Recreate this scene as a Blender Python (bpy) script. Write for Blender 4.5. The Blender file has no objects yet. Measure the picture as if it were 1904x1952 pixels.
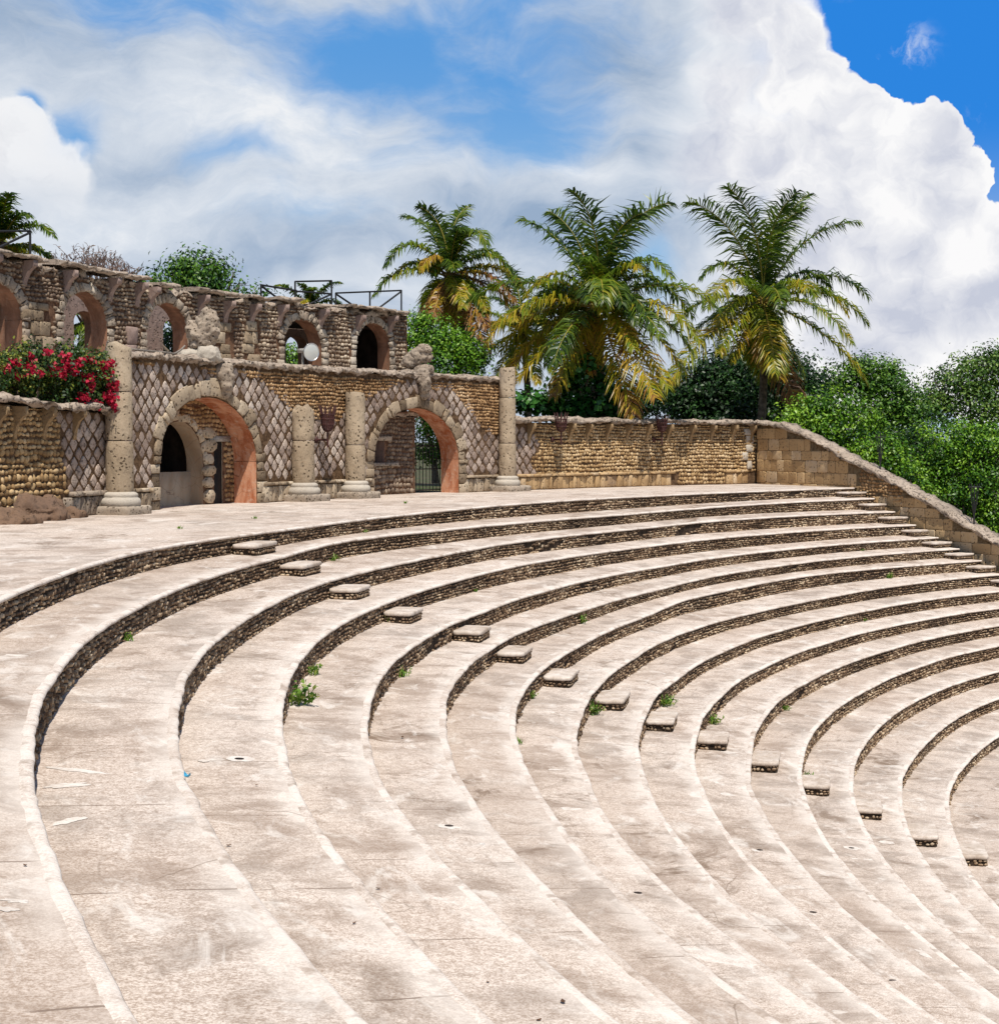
import bpy, math, random
import numpy as np
from mathutils import Vector, noise as mnoise
rng = np.random.default_rng(11)
random.seed(11)
S = bpy.context.scene
COL = S.collection
R2D = math.degrees
# ------------------------------------------------------------------ survey
CX, CY = 43.281, 24.665          # centre of the amphitheatre (the photographer stands at x = y = 0)
EYE, PITCH, FPX = 1.811, 0.04223, 3236.7
BASE=[(49.329, -0.0), (48.24, -0.42), (47.166, -0.835), (46.109, -1.246), (45.067, -1.653), (44.041, -2.055), (43.03, -2.452), (42.035, -2.845), (41.056, -3.234), (40.093, -3.618), (39.145, -3.997), (38.213, -4.372), (37.297, -4.743), (36.396, -5.109), (35.511, -5.47)]
TABR=[[53,52,52,51,50,49,47,44,41,37,32,27,21,15,9,5,-1,-7,-15,-22,-29,-34,-39,-42,-41,-33,-22,-12,-6,-5,-6,-8,-10,-10,-11,-10,-10,-10,-10,-10,-10,-10,-10],[53,53,53,52,51,50,47,43,39,33,25,17,10,5,1,-2,-4,-5,-4,-1,6,15,20,13,-1,-9,-11,-12,-12,-12,-11,-9,-5,-1,3,5,5,4,4,3,3,2,2],[53,53,53,53,52,51,48,44,40,37,33,28,22,17,13,10,6,2,-2,-7,-12,-15,-16,-15,-12,-10,-10,-11,-13,-13,-11,-8,-6,-5,-4,-3,-3,-3,-3,-5,-6,-7,-7],[53,52,52,52,51,50,48,45,42,37,33,28,22,17,13,9,6,2,-1,-4,-8,-11,-15,-16,-16,-14,-11,-8,-6,-5,-6,-5,-4,-3,-1,-1,0,-1,-1,-1,-1,-1,-1],[53,52,52,52,51,49,47,44,40,36,30,24,18,11,1,-7,-12,-15,-18,-22,-27,-32,-35,-36,-34,-29,-23,-18,-13,-9,-6,-4,-3,-1,2,3,2,-1,-4,-5,-5,-5,-5],[53,53,53,52,52,50,48,45,41,38,33,27,21,16,10,1,-8,-14,-17,-19,-21,-22,-22,-18,-13,-8,-4,0,1,1,0,-1,0,1,2,2,1,0,0,-1,-1,-1,0],[54,54,54,54,55,58,62,69,74,77,76,71,59,46,38,33,28,18,7,-1,-4,-7,-9,-9,-6,-2,2,4,4,2,1,-1,-2,-3,-3,-2,-1,0,0,-1,-1,-2,-2],[53,53,53,52,51,50,47,43,39,34,30,25,21,17,13,10,8,7,6,6,5,3,0,-2,-2,-2,0,3,4,4,4,4,5,6,7,7,6,4,3,3,3,4,5],[52,52,52,51,51,49,47,43,39,33,28,23,19,16,14,11,8,6,4,3,2,1,1,2,3,4,5,6,6,5,5,5,5,5,6,7,7,7,7,7,7,7,7],[50,50,50,50,50,49,47,44,40,34,29,24,19,15,12,10,9,8,7,6,5,5,5,5,6,6,6,6,5,5,4,3,3,3,3,4,5,5,4,4,4,4,4],[47,47,47,47,47,47,46,45,42,37,31,25,20,16,12,9,8,8,8,7,7,6,5,4,4,3,4,4,3,2,1,0,0,0,0,-1,-2,-3,-3,-2,-1,-1,-1],[39,40,40,40,40,40,40,39,37,35,32,28,23,18,14,10,8,6,5,5,5,4,4,3,2,2,1,1,0,0,-1,-1,-2,-2,-2,-2,-2,-1,-1,-1,-2,-2,-2],[18,18,18,18,19,19,19,19,19,19,18,18,17,15,12,9,6,4,3,2,1,0,0,0,-1,-1,0,0,0,-1,-1,-1,-1,-1,-1,-1,-1,-1,-1,-1,-1,-1,-1],[3,4,4,4,4,4,4,4,4,4,4,4,5,5,4,2,0,-2,-3,-3,-3,-4,-4,-5,-5,-4,-3,-2,-1,-2,-3,-4,-5,-5,-5,-4,-3,-3,-3,-4,-4,-4,-4],[-5,-7,-9,-10,-11,-11,-12,-12,-12,-12,-12,-12,-12,-12,-12,-12,-11,-10,-9,-9,-8,-8,-9,-8,-7,-6,-4,-2,-1,0,0,0,0,-1,-1,-1,-1,-1,-1,0,0,0,0]]
TABZ=[[16,15,14,11,7,2,-3,-8,-12,-15,-16,-16,-17,-19,-23,-28,-33,-39,-45,-48,-48,-46,-43,-38,-32,-24,-15,-7,-2,-1,0,0,0,0,0,0,0,-1,-1,0,0,0,0],[63,62,61,58,54,45,33,18,3,-11,-27,-43,-53,-56,-51,-44,-37,-31,-24,-16,-6,4,10,10,5,1,0,0,0,0,0,0,0,0,0,0,0,0,0,0,0,0,0],[16,16,16,16,18,20,25,31,34,31,23,10,-3,-13,-15,-12,-6,-3,-5,-9,-12,-12,-9,-6,-3,-1,0,0,0,0,0,0,0,0,0,0,0,0,0,0,0,0,0],[-23,-23,-22,-22,-22,-21,-20,-18,-15,-12,-11,-13,-19,-27,-32,-33,-28,-18,-12,-10,-10,-11,-9,-6,-2,-1,0,0,0,0,0,0,0,0,0,0,0,0,0,0,0,0,0],[-24,-25,-25,-26,-27,-30,-33,-36,-39,-43,-46,-50,-53,-57,-62,-65,-67,-66,-63,-57,-48,-38,-28,-19,-10,-5,-2,-1,0,0,0,0,0,0,0,0,0,0,0,0,0,0,0],[27,27,27,27,27,26,25,24,21,18,12,5,-4,-11,-21,-36,-52,-61,-61,-58,-51,-42,-29,-16,-7,-2,-1,0,0,0,0,0,0,0,0,0,0,0,0,0,0,0,0],[63,63,63,63,64,64,65,67,68,69,70,69,69,68,66,62,52,31,8,-5,-10,-12,-12,-9,-4,-1,0,0,0,0,0,0,0,0,0,0,0,0,0,0,0,0,0],[46,46,46,45,45,44,42,36,27,16,3,-9,-18,-21,-18,-10,-2,6,11,15,15,12,6,2,0,0,0,0,0,0,0,0,0,0,0,0,0,0,0,0,0,0,0],[7,8,8,9,10,12,14,17,17,15,9,4,1,1,2,3,4,3,2,1,1,1,1,1,1,0,0,0,0,0,0,0,0,0,0,0,0,0,0,0,0,0,0],[5,5,5,5,5,5,6,6,6,8,9,12,15,19,21,24,26,27,26,23,20,16,13,9,5,2,1,0,0,0,0,0,0,0,0,0,0,0,0,0,0,0,0],[15,14,14,14,14,15,15,16,18,21,25,29,31,32,34,35,37,40,42,42,38,31,22,15,9,4,2,1,0,0,0,0,0,0,0,0,0,0,0,0,0,0,0],[5,4,4,4,4,4,5,6,7,9,11,13,13,12,9,8,9,11,16,21,25,24,19,14,8,4,1,0,0,0,0,0,0,0,0,0,0,0,0,0,0,0,0],[-62,-63,-64,-65,-66,-67,-67,-66,-66,-64,-62,-59,-53,-44,-33,-22,-14,-9,-7,-7,-7,-6,-2,1,1,1,0,0,0,0,0,0,0,0,0,0,0,0,0,0,0,0,0],[-58,-62,-64,-65,-66,-67,-68,-68,-68,-68,-67,-67,-66,-65,-65,-65,-66,-66,-65,-59,-47,-28,-3,17,24,17,7,2,0,0,0,0,0,0,0,1,1,1,0,0,0,0,0],[-28,-41,-52,-59,-64,-66,-67,-68,-68,-69,-69,-69,-69,-69,-69,-69,-69,-68,-66,-61,-46,-18,14,27,21,9,3,1,0,0,0,0,1,2,2,2,1,1,1,1,1,0,0]]

TAB_T = np.arange(120, 206, 2.0)
def rowR(k, th):                 # radius of the lip of row k (0 = top) at polar angle th (degrees)
    return BASE[k][0] + np.interp(th, TAB_T, np.array(TABR[k]) / 100)
def rowZ(k, th):
    return BASE[k][1] + np.interp(th, TAB_T, np.array(TABZ[k]) / 1000)
def th_end(R):                   # where the rows run into the sloping stair wall
    return np.interp(R, [33.5, 43.2, 50.3, 56.7], [128.4, 127.25, 126.6, 125.2])
def ray(x, y):                   # direction of a sight line surveyed on the photo (1904 px wide)
    a = (x - 952) / FPX; b = -(y - 976.2) / FPX
    c, s = math.cos(PITCH), math.sin(PITCH)
    return np.array([a, c + b * s, -s + b * c])
def on_z(x, y, z):
    d = ray(x, y); t = (z - EYE) / d[2]
    return np.array([d[0] * t, d[1] * t, z])
def at_depth(x, y, dist):
    d = ray(x, y); return np.array([0, 0, EYE]) + d * (dist / d[1])
def wallR(th):
    return np.interp(th, [120, 126, 140, 162, 170, 200], [56.9, 56.7, 56.3, 55.6, 55.9, 56.2])
TH0, KU = 172.0, 56.0            # wall coordinate u (metres along the wall, growing to the right)
def u2th(u): return TH0 - np.degrees(np.asarray(u) / KU)
def th2u(th): return np.radians(TH0 - th) * KU
def on_wall(x, y, off=0.0, R=None):   # where a sight line meets the curved wall (or a circle R): (u, z)
    d = ray(x, y); Rr = 56.0 if R is None else R
    for _ in range(8):
        dx, dy = d[0], d[1]
        A = dx * dx + dy * dy; B = -(dx * CX + dy * CY); C = CX * CX + CY * CY - Rr * Rr
        t = (-B + math.sqrt(B * B - A * C)) / A
        th = R2D(math.atan2(dy * t - CY, dx * t - CX)) % 360
        if R is None: Rr = wallR(th) + off
    return float(th2u(th)), float(EYE + d[2] * t)
def wpos(u, v, w, off=0.0, R=None):   # wall coordinates to the world, w = towards the stage
    th = u2th(u); r = (wallR(th) + off if R is None else R) - w
    t = np.radians(th)
    return np.stack(np.broadcast_arrays(CX + r * np.cos(t), CY + r * np.sin(t), np.asarray(v, float)), -1)
# ------------------------------------------------------------------ meshes
class MB:
    def __init__(s): s.V = []; s.F = []; s.T = []; s.U = []; s.n = 0
    def add(s, V, F, tint=0.5, uv=None):
        V = np.asarray(V, float).reshape(-1, 3)
        F = np.asarray(F, int)
        s.V.append(V); s.U.append(np.zeros((len(V), 2)) if uv is None else np.asarray(uv, float).reshape(-1, 2))
        s.F.append(F + s.n); s.T.append(np.broadcast_to(np.asarray(tint, float), (len(F),)).copy())
        s.n += len(V)
    def mesh(s, name, smooth=False, origin=(0, 0, 0)):
        me = bpy.data.meshes.new(name)
        if not s.V: return me
        V = np.concatenate(s.V) - np.asarray(origin); U = np.concatenate(s.U)
        loops = np.concatenate([f.ravel() for f in s.F])
        tot = np.concatenate([np.full(len(f), f.shape[1]) for f in s.F])
        start = np.concatenate([[0], np.cumsum(tot)[:-1]])
        me.vertices.add(len(V)); me.vertices.foreach_set('co', V.ravel())
        me.loops.add(len(loops)); me.loops.foreach_set('vertex_index', loops.astype(np.int32))
        me.polygons.add(len(tot)); me.polygons.foreach_set('loop_start', start.astype(np.int32))
        uvl = me.uv_layers.new(name='UVMap'); uvl.data.foreach_set('uv', U[loops].ravel())
        at = me.attributes.new('tint', 'FLOAT', 'FACE'); at.data.foreach_set('value', np.concatenate(s.T).astype(np.float32))
        if smooth: me.polygons.foreach_set('use_smooth', np.ones(len(tot), bool))
        me.update(calc_edges=True)
        return me
def grid_faces(nu, nv, closed=False):
    i = np.arange(nu - (0 if closed else 1))[:, None]; j = np.arange(nv - 1)[None]
    i2 = (i + 1) % nu
    return np.stack([i * nv + j, i2 * nv + j, i2 * nv + j + 1, i * nv + j + 1], -1).reshape(-1, 4)
def tag(o, label=None, cat=None, group=None, kind=None):
    if label: o['label'] = label
    if cat: o['category'] = cat
    if group: o['group'] = group
    if kind: o['kind'] = kind
    return o
def empty(name, loc, label, cat, group=None):
    o = bpy.data.objects.new(name, None); COL.objects.link(o); o.location = loc
    o.empty_display_size = 0.3
    WLOC[o.name] = np.array(loc, float)
    return tag(o, label, cat, group)
WLOC = {}
def obj(name, mb, mat, parent=None, smooth=False, label=None):
    base = WLOC[parent.name] if parent is not None and parent.name in WLOC else np.zeros(3)
    me = mb.mesh(name, smooth, base)
    o = bpy.data.objects.new(name, me); COL.objects.link(o)
    if mat is not None: me.materials.append(mat)
    if parent is not None:
        o.parent = parent; WLOC[o.name] = base
    if label: o['label'] = label
    return o
def struct(name, mb, mat, smooth=False):
    return tag(obj(name, mb, mat, None, smooth), kind='structure')
def box_vf(c, sx, sy, sz, rot=0.0):
    x, y, z = sx / 2, sy / 2, sz / 2
    V = np.array([[-x, -y, -z], [x, -y, -z], [x, y, -z], [-x, y, -z], [-x, -y, z], [x, -y, z], [x, y, z], [-x, y, z]])
    cr, sr = math.cos(rot), math.sin(rot)
    V = np.stack([V[:, 0] * cr - V[:, 1] * sr, V[:, 0] * sr + V[:, 1] * cr, V[:, 2]], -1) + np.asarray(c)
    F = [[0, 3, 2, 1], [4, 5, 6, 7], [0, 1, 5, 4], [1, 2, 6, 5], [2, 3, 7, 6], [3, 0, 4, 7]]
    return V, F
def add_box(mb, c, sx, sy, sz, rot=0.0, tint=0.5):
    V, F = box_vf(c, sx, sy, sz, rot); mb.add(V, F, tint)
def add_tube(mb, pts, rad, k=8, tint=0.5, cap=True):
    pts = np.asarray(pts, float); n = len(pts); rad = np.broadcast_to(np.asarray(rad, float), (n,))
    T = np.gradient(pts, axis=0); T /= np.linalg.norm(T, axis=1, keepdims=True) + 1e-9
    ref = np.array([0, 0, 1.0]) if abs(T[0][2]) < .9 else np.array([1.0, 0, 0])
    A = np.cross(T, ref); A /= np.linalg.norm(A, axis=1, keepdims=True) + 1e-9; B = np.cross(T, A)
    a = np.arange(k) * 2 * math.pi / k
    V = pts[:, None] + rad[:, None, None] * (np.cos(a)[None, :, None] * A[:, None] + np.sin(a)[None, :, None] * B[:, None])
    i = np.arange(n - 1)[:, None]; j = np.arange(k)[None]; j2 = (j + 1) % k
    F = np.stack([i * k + j, i * k + j2, (i + 1) * k + j2, (i + 1) * k + j], -1).reshape(-1, 4)
    mb.add(V, F, tint)
    if cap:
        mb.add(V[0], [list(range(k))], tint); mb.add(V[-1], [list(range(k))[::-1]], tint)
def add_lathe(mb, c, prof, k=32, tint=0.5, jit=0.0):
    prof = np.asarray(prof, float); a = np.arange(k) * 2 * math.pi / k
    r = prof[:, 0][None] * (1 + (rng.normal(0, jit, (k, len(prof))) if jit else 0))
    V = np.stack([np.cos(a)[:, None] * r, np.sin(a)[:, None] * r, np.broadcast_to(prof[:, 1], (k, len(prof)))], -1) + np.asarray(c)
    mb.add(V, grid_faces(k, len(prof), True), tint)
def fbm(P, sc=1.0, oc=3):
    return np.array([mnoise.fractal(Vector((float(a) * sc, float(b) * sc, float(c) * sc)), 1.0, 2.0, oc) for a, b, c in P])
def n1(x, seed=0, sc=1.0):        # cheap smooth 1-D noise, vectorised
    x = np.asarray(x, float) * sc
    i = np.floor(x).astype(int); f = x - i; f = f * f * (3 - 2 * f)
    h = lambda k: np.modf(np.abs(np.sin((k + seed * 57.3) * 12.9898) * 43758.5453))[0] * 2 - 1
    return h(i) * (1 - f) + h(i + 1) * f
# ------------------------------------------------------------------ stonework
def add_stones(mb, cells, cen, h, posf, tint, full=True, base=-0.015, flat=False):
    """cells (N,K,2) outlines in wall coordinates, raised h above the wall"""
    N, K = cells.shape[:2]
    if N == 0: return
    d = cells - cen[:, None]
    rings = [(1.0, np.full(N, base)), (0.965, h * .8), (0.88, h)] if flat else [(1.0, np.full(N, base)), (0.93, h * 0.6), (0.62, h)] if full else [(1.0, np.full(N, base)), (0.72, h)]
    P = []
    tilt = rng.normal(0, 0.22, (N, 2))
    for s, w in rings:
        q = cen[:, None] + d * s * (1 + rng.normal(0, 0.018 if flat else 0.055, (N, K, 1)) * (s < 1))
        ww = w[:, None] * (1 + (0 if s == 1.0 else 1) * np.clip((d * tilt[:, None]).sum(-1) * 6, -.5, .5))
        P.append(posf(q[..., 0], q[..., 1], ww))
    m = len(rings)
    V = np.stack(P, 1)                                   # N, m, K, 3
    if full:
        c = posf(cen[:, 0], cen[:, 1], h * (1.02 if flat else 1.15))
        V = np.concatenate([V.reshape(N, m * K, 3), c[:, None]], 1); nv = m * K + 1
    else:
        V = V.reshape(N, m * K, 3); nv = m * K
    k = np.arange(K); k2 = (k + 1) % K
    Q = np.concatenate([np.stack([r * K + k, r * K + k2, (r + 1) * K + k2, (r + 1) * K + k], -1) for r in range(m - 1)])
    off = (np.arange(N) * nv)[:, None, None]
    base_n = mb.n
    mb.V.append(V.reshape(-1, 3)); mb.U.append(np.zeros((N * nv, 2))); mb.n += N * nv
    mb.F.append((Q[None] + off).reshape(-1, 4) + base_n); mb.T.append(np.repeat(tint, len(Q)))
    if full:
        Tt = np.stack([(m - 1) * K + k, (m - 1) * K + k2, np.full(K, m * K)], -1)
        mb.F.append((Tt[None] + off).reshape(-1, 3) + base_n); mb.T.append(np.repeat(tint, K))
    else:
        mb.F.append(((m - 1) * K + k)[None] + off[:, 0] + base_n); mb.T.append(tint)
def super_cells(cu, cv, hw, hh, K, p=2.6, jit=0.1):
    N = len(cu)
    if p >= 5:                    # squared blocks
        e = .10
        o = np.array([[1, -1], [1, 0], [1, 1], [0, 1], [-1, 1], [-1, 0], [-1, -1], [0, -1]]) if K == 8 else np.array([[1, -1 + e * 2], [1, 0], [1, 1 - e * 2], [1 - e, 1], [0, 1], [-1 + e, 1], [-1, 1 - e * 2], [-1, 0], [-1, -1 + e * 2], [-1 + e, -1], [0, -1], [1 - e, -1]])
        o = o[None] * (1 + rng.normal(0, jit * .5, (N, len(o), 1))) * (1 + rng.normal(0, jit, (N, len(o), 2)))
        return np.stack([cu[:, None] + hw[:, None] * o[..., 0], cv[:, None] + hh[:, None] * o[..., 1]], -1)
    a = (np.arange(K) + 0.5) * 2 * math.pi / K
    ca, sa = np.cos(a), np.sin(a)
    r = (np.abs(ca) ** p + np.abs(sa) ** p) ** (-1 / p)
    rr = r[None] * (1 + rng.normal(0, jit, (N, K)))
    return np.stack([cu[:, None] + hw[:, None] * ca * rr, cv[:, None] + hh[:, None] * sa * rr], -1)
def cobbles(u0, u1, v0, v1, size, mask=None, K=8, gap=0.012, p=2.6, jit=0.1, aspect=1.25, grow=0.0):
    cu, cv, hw, hh = [], [], [], []
    v = v0
    while v < v1 - size * 0.3:
        sz = size * (1 + grow * (v1 - v) / max(v1 - v0, .01))
        rh = min(sz * rng.uniform(.8, 1.2), max(v1 - v, .03))
        n = int((u1 - u0) / (sz * aspect)) + 3
        w = sz * aspect * rng.uniform(.65, 1.4, n)
        e = u0 + np.cumsum(w) - w[0] * rng.uniform(0, 1)
        c = e - w / 2; ok = (e < u1 + 1e-6) & (c > u0)
        cu.append(c[ok]); hw.append(w[ok] / 2 - gap / 2); wj = .09 if p < 4 else .0
        cv.append(v + rh / 2 + rng.normal(0, rh * wj, ok.sum()) + (.32 * size * n1(c[ok] / size * .16, len(cv) // 3, 1.0) if p < 4 else 0)); hh.append((rh / 2 - gap / 2) * (rng.uniform(.78, 1.15, ok.sum()) if p < 4 else np.ones(ok.sum())))
        v += rh
    if not cu: return np.zeros((0, 8 if K == 8 else 12 if p >= 5 else K, 2)), np.zeros((0, 2))
    cu, cv, hw, hh = map(np.concatenate, (cu, cv, hw, hh))
    if mask is not None:
        m = mask(cu, cv, hw, hh); cu, cv, hw, hh = cu[m], cv[m], hw[m], hh[m]
    return super_cells(cu, cv, hw, hh, K, p, jit), np.stack([cu, cv], -1)
def diamonds(u0, u1, v0, v1, a, b, mask=None, gap=0.02):
    I, J = np.meshgrid(np.arange(int((u1 - u0) / a) + 2), np.arange(int((v1 - v0) / b) + 2), indexing='ij')
    ok = (I + J) % 2 == 0; I, J = I[ok], J[ok]
    cu = u0 + I * a + rng.normal(0, .014, len(I)); cv = v0 + J * b + rng.normal(0, .02, len(I))
    if mask is not None:
        m = mask(cu, cv, np.full(len(cu), a), np.full(len(cu), b)); cu, cv = cu[m], cv[m]
    N = len(cu); g = gap * 1.4
    o = np.array([[1, 0], [.5, .5], [0, 1], [-.5, .5], [-1, 0], [-.5, -.5], [0, -1], [.5, -.5]])
    sc = np.array([.9, 1.03, .9, 1.03, .9, 1.03, .9, 1.03])
    q = o[None] * sc[None, :, None] * (1 + rng.normal(0, .045, (N, 8, 1)))
    s = rng.uniform(.9, 1.0, (N, 1))
    return np.stack([cu[:, None] + q[..., 0] * (a - g) * s, cv[:, None] + q[..., 1] * (b - g) * s], -1), np.stack([cu, cv], -1)
def tints(c, lo=0.0, hi=1.0, cl=0.5):
    t = rng.uniform(0, 1, len(c))
    g = 0.5 + 0.5 * (n1(c[:, 0], 3, .9) + n1(c[:, 1] + c[:, 0] * .3, 5, 1.1)) * .7
    return np.clip(lo + (hi - lo) * ((1 - cl) * t + cl * g), 0, 1)
class Opening:
    def __init__(s, uc, w, z0, zs, rise): s.uc, s.w, s.z0, s.zs, s.rise = uc, w, z0, zs, rise
    def top(s, u):
        return s.zs + s.rise * np.sqrt(np.clip(1 - ((u - s.uc) / s.w) ** 2, 0, 1))
    def inside(s, u, v, m=0.0):
        u = np.asarray(u); v = np.asarray(v)
        W = s.w + m
        t = s.zs + (s.rise + m) * np.sqrt(np.clip(1 - ((u - s.uc) / W) ** 2, 0, 1)) if s.rise > 0 else s.zs + m
        return (np.abs(u - s.uc) < W) & (v < t) & (v > s.z0 - m)
def wall_body(mb, posf, u0, u1, z0, ztop, thick, ops, step=0.3, soffit=None):
    """solid wall with openings; ztop(u); front at w=0, back at w=-thick"""
    us = list(np.arange(u0, u1, step)) + [u1]
    for o in ops:
        us += [o.uc + o.w * math.cos(a) for a in np.linspace(0, math.pi, 17)]
    us = np.array(sorted(set(round(float(x), 4) for x in us if u0 - 1e-6 <= x <= u1 + 1e-6)))
    def quad(m, pts, tint=0.5, uv=None): m.add(np.array(pts), [[0, 1, 2, 3]], tint, uv)
    for a, b in zip(us[:-1], us[1:]):
        if b - a < 1e-4: continue
        mid = (a + b) / 2
        segs = [(z0, z0, float(ztop(a)), float(ztop(b)))]
        for o in ops:
            if abs(mid - o.uc) < o.w:
                new = []
                ta, tb = float(o.top(a)), float(o.top(b))
                for la, lb, ha, hb in segs:
                    if o.z0 > la + .01: new.append((la, lb, o.z0, o.z0))
                    if ha > ta + .01 or hb > tb + .01: new.append((ta, tb, max(ha, ta), max(hb, tb)))
                segs = new
                m = soffit if soffit is not None else mb
                quad(m, [posf(a, ta, 0.), posf(a, ta, -thick), posf(b, tb, -thick), posf(b, tb, 0.)])
                if o.z0 > z0 + .01: quad(m, [posf(a, o.z0, 0.), posf(b, o.z0, 0.), posf(b, o.z0, -thick), posf(a, o.z0, -thick)])
        for la, lb, ha, hb in segs:
            quad(mb, [posf(a, la, 0.), posf(b, lb, 0.), posf(b, hb, 0.), posf(a, ha, 0.)])
            quad(mb, [posf(b, lb, -thick), posf(a, la, -thick), posf(a, ha, -thick), posf(b, hb, -thick)])
        quad(mb, [posf(a, float(ztop(a)), 0.), posf(b, float(ztop(b)), 0.), posf(b, float(ztop(b)), -thick), posf(a, float(ztop(a)), -thick)])
    for o in ops:
        m = soffit if soffit is not None else mb
        for sg in (-1, 1):
            u = o.uc + sg * o.w; lo = max(o.z0, z0)
            if o.zs > lo + .01:
                p = [posf(u, lo, 0.), posf(u, lo, -thick), posf(u, o.zs, -thick), posf(u, o.zs, 0.)]
                quad(m, p if sg > 0 else p[::-1])
    for u, fl in ((u0, 1), (u1, 0)):
        t = float(ztop(u)); p = [posf(u, z0, 0.), posf(u, z0, -thick), posf(u, t, -thick), posf(u, t, 0.)]
        quad(mb, p[::-1] if fl else p)
def sweep(mb, posf, us, prof, vof, amp=0.02, seed=0, sc=2.0, tint=0.5):
    """irregular coping: profile (w, z) swept along the wall"""
    prof = np.asarray(prof, float); n, m = len(us), len(prof)
    U = np.repeat(us[:, None], m, 1); Z = prof[:, 1][None] + np.asarray([float(vof(u)) for u in us])[:, None]; Wd = np.repeat(prof[:, 0][None], n, 0)
    j = np.arange(m)[None]
    dz = (n1(U + j * 3.7, seed, sc) + .5 * n1(U + j * 7.1, seed + 3, sc * 3)) * amp
    dw = (n1(U - j * 5.3, seed + 7, sc) + .5 * n1(U + j * 2.9, seed + 9, sc * 3)) * amp
    bi = np.floor(us / .62 + .3 * n1(us, seed + 31, .8)); hb = lambda q: (np.modf(np.abs(np.sin(bi * 12.9898 + seed + q) * 43758.5453))[0] - .5)[:, None]
    gap = np.concatenate([[0], (np.diff(bi) != 0) * 1.0])[:, None]
    top = (prof[:, 1] > -.08)[None]
    dz = dz + top * (hb(0) * .05 - gap * .045); dw = dw + hb(5) * .045 * (prof[:, 0] > .05)[None] - gap * .03 * (prof[:, 0] > .05)[None]
    V = posf(U, Z + dz, Wd + dw)
    mb.add(V, grid_faces(n, m, False), tint)
    for e in (0, n - 1):
        mb.add(V[e], [list(range(m))] if e == 0 else [list(range(m))[::-1]], tint)
# ------------------------------------------------------------------ materials
class NT:
    def __init__(s, tree): s.t = tree
    def n(s, typ, **kw):
        nd = s.t.nodes.new(typ)
        for k, v in kw.items():
            if k in nd.inputs: 
                s.set(nd.inputs[k], v)
            else: setattr(nd, k, v)
        return nd
    def set(s, inp, v):
        if isinstance(v, bpy.types.NodeSocket): s.t.links.new(v, inp)
        else: inp.default_value = v
    def m(s, op, a, b=None, c=None, clamp=False):
        nd = s.t.nodes.new('ShaderNodeMath'); nd.operation = op; nd.use_clamp = clamp
        s.set(nd.inputs[0], a)
        if b is not None: s.set(nd.inputs[1], b)
        if c is not None: s.set(nd.inputs[2], c)
        return nd.outputs[0]
    def vm(s, op, a, b=None, out=0):
        nd = s.t.nodes.new('ShaderNodeVectorMath'); nd.operation = op
        s.set(nd.inputs[0], a)
        if b is not None: s.set(nd.inputs[1], b)
        return nd.outputs[out]
    def noise(s, vec, scale, detail=4, rough=0.55, dist=0.0):
        nd = s.t.nodes.new('ShaderNodeTexNoise')
        if vec is not None: s.t.links.new(vec, nd.inputs['Vector'])
        nd.inputs['Scale'].default_value = scale; nd.inputs['Detail'].default_value = detail
        nd.inputs['Roughness'].default_value = rough; nd.inputs['Distortion'].default_value = dist
        return nd.outputs[0]
    def vor(s, vec, scale, feature='F1', rand=1.0, out='Distance'):
        nd = s.t.nodes.new('ShaderNodeTexVoronoi'); nd.feature = feature
        s.t.links.new(vec, nd.inputs['Vector']); nd.inputs['Scale'].default_value = scale; nd.inputs['Randomness'].default_value = rand
        return nd.outputs[out]
    def mr(s, v, a, b, c=0.0, d=1.0, typ='SMOOTHSTEP'):
        nd = s.t.nodes.new('ShaderNodeMapRange'); nd.interpolation_type = typ
        s.set(nd.inputs[0], v); s.set(nd.inputs[1], a); s.set(nd.inputs[2], b); s.set(nd.inputs[3], c); s.set(nd.inputs[4], d)
        return nd.outputs[0]
    def mix(s, f, a, b, blend='MIX'):
        nd = s.t.nodes.new('ShaderNodeMix'); nd.data_type = 'RGBA'; nd.blend_type = blend
        s.set(nd.inputs[0], f)
        for i, v in ((6, a), (7, b)):
            s.set(nd.inputs[i], v if isinstance(v, bpy.types.NodeSocket) else (*v, 1.0))
        return nd.outputs[2]
    def ramp(s, f, stops):
        nd = s.t.nodes.new('ShaderNodeValToRGB'); e = nd.color_ramp.elements
        while len(e) < len(stops): e.new(0.5)
        for x, (p, c) in zip(e, stops): x.position = p; x.color = (*c, 1.0)
        s.t.links.new(f, nd.inputs[0]); return nd.outputs[0]
def new_mat(name):
    m = bpy.data.materials.new(name); m.use_nodes = True
    t = m.node_tree; t.nodes.clear()
    n = NT(t); out = t.nodes.new('ShaderNodeOutputMaterial')
    return m, n, out
def principled(n, out, col, rough=0.9, bump=None, bs=0.5, bd=0.02, metal=0.0, spec=0.3):
    p = n.n('ShaderNodeBsdfPrincipled')
    n.set(p.inputs['Base Color'], col if isinstance(col, bpy.types.NodeSocket) else (*col, 1.0))
    n.set(p.inputs['Roughness'], rough); n.set(p.inputs['Metallic'], metal)
    p.inputs['Specular IOR Level'].default_value = spec
    if bump is not None:
        b = n.n('ShaderNodeBump'); b.inputs['Strength'].default_value = bs; b.inputs['Distance'].default_value = bd
        n.set(b.inputs['Height'], bump); n.set(p.inputs['Normal'], b.outputs[0])
    n.t.links.new(p.outputs[0], out.inputs['Surface'])
    return p
def pos_of(n): return n.n('ShaderNodeNewGeometry').outputs['Position']
def tint_of(n):
    a = n.n('ShaderNodeAttribute'); a.attribute_name = 'tint'; return a.outputs['Fac']
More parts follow.
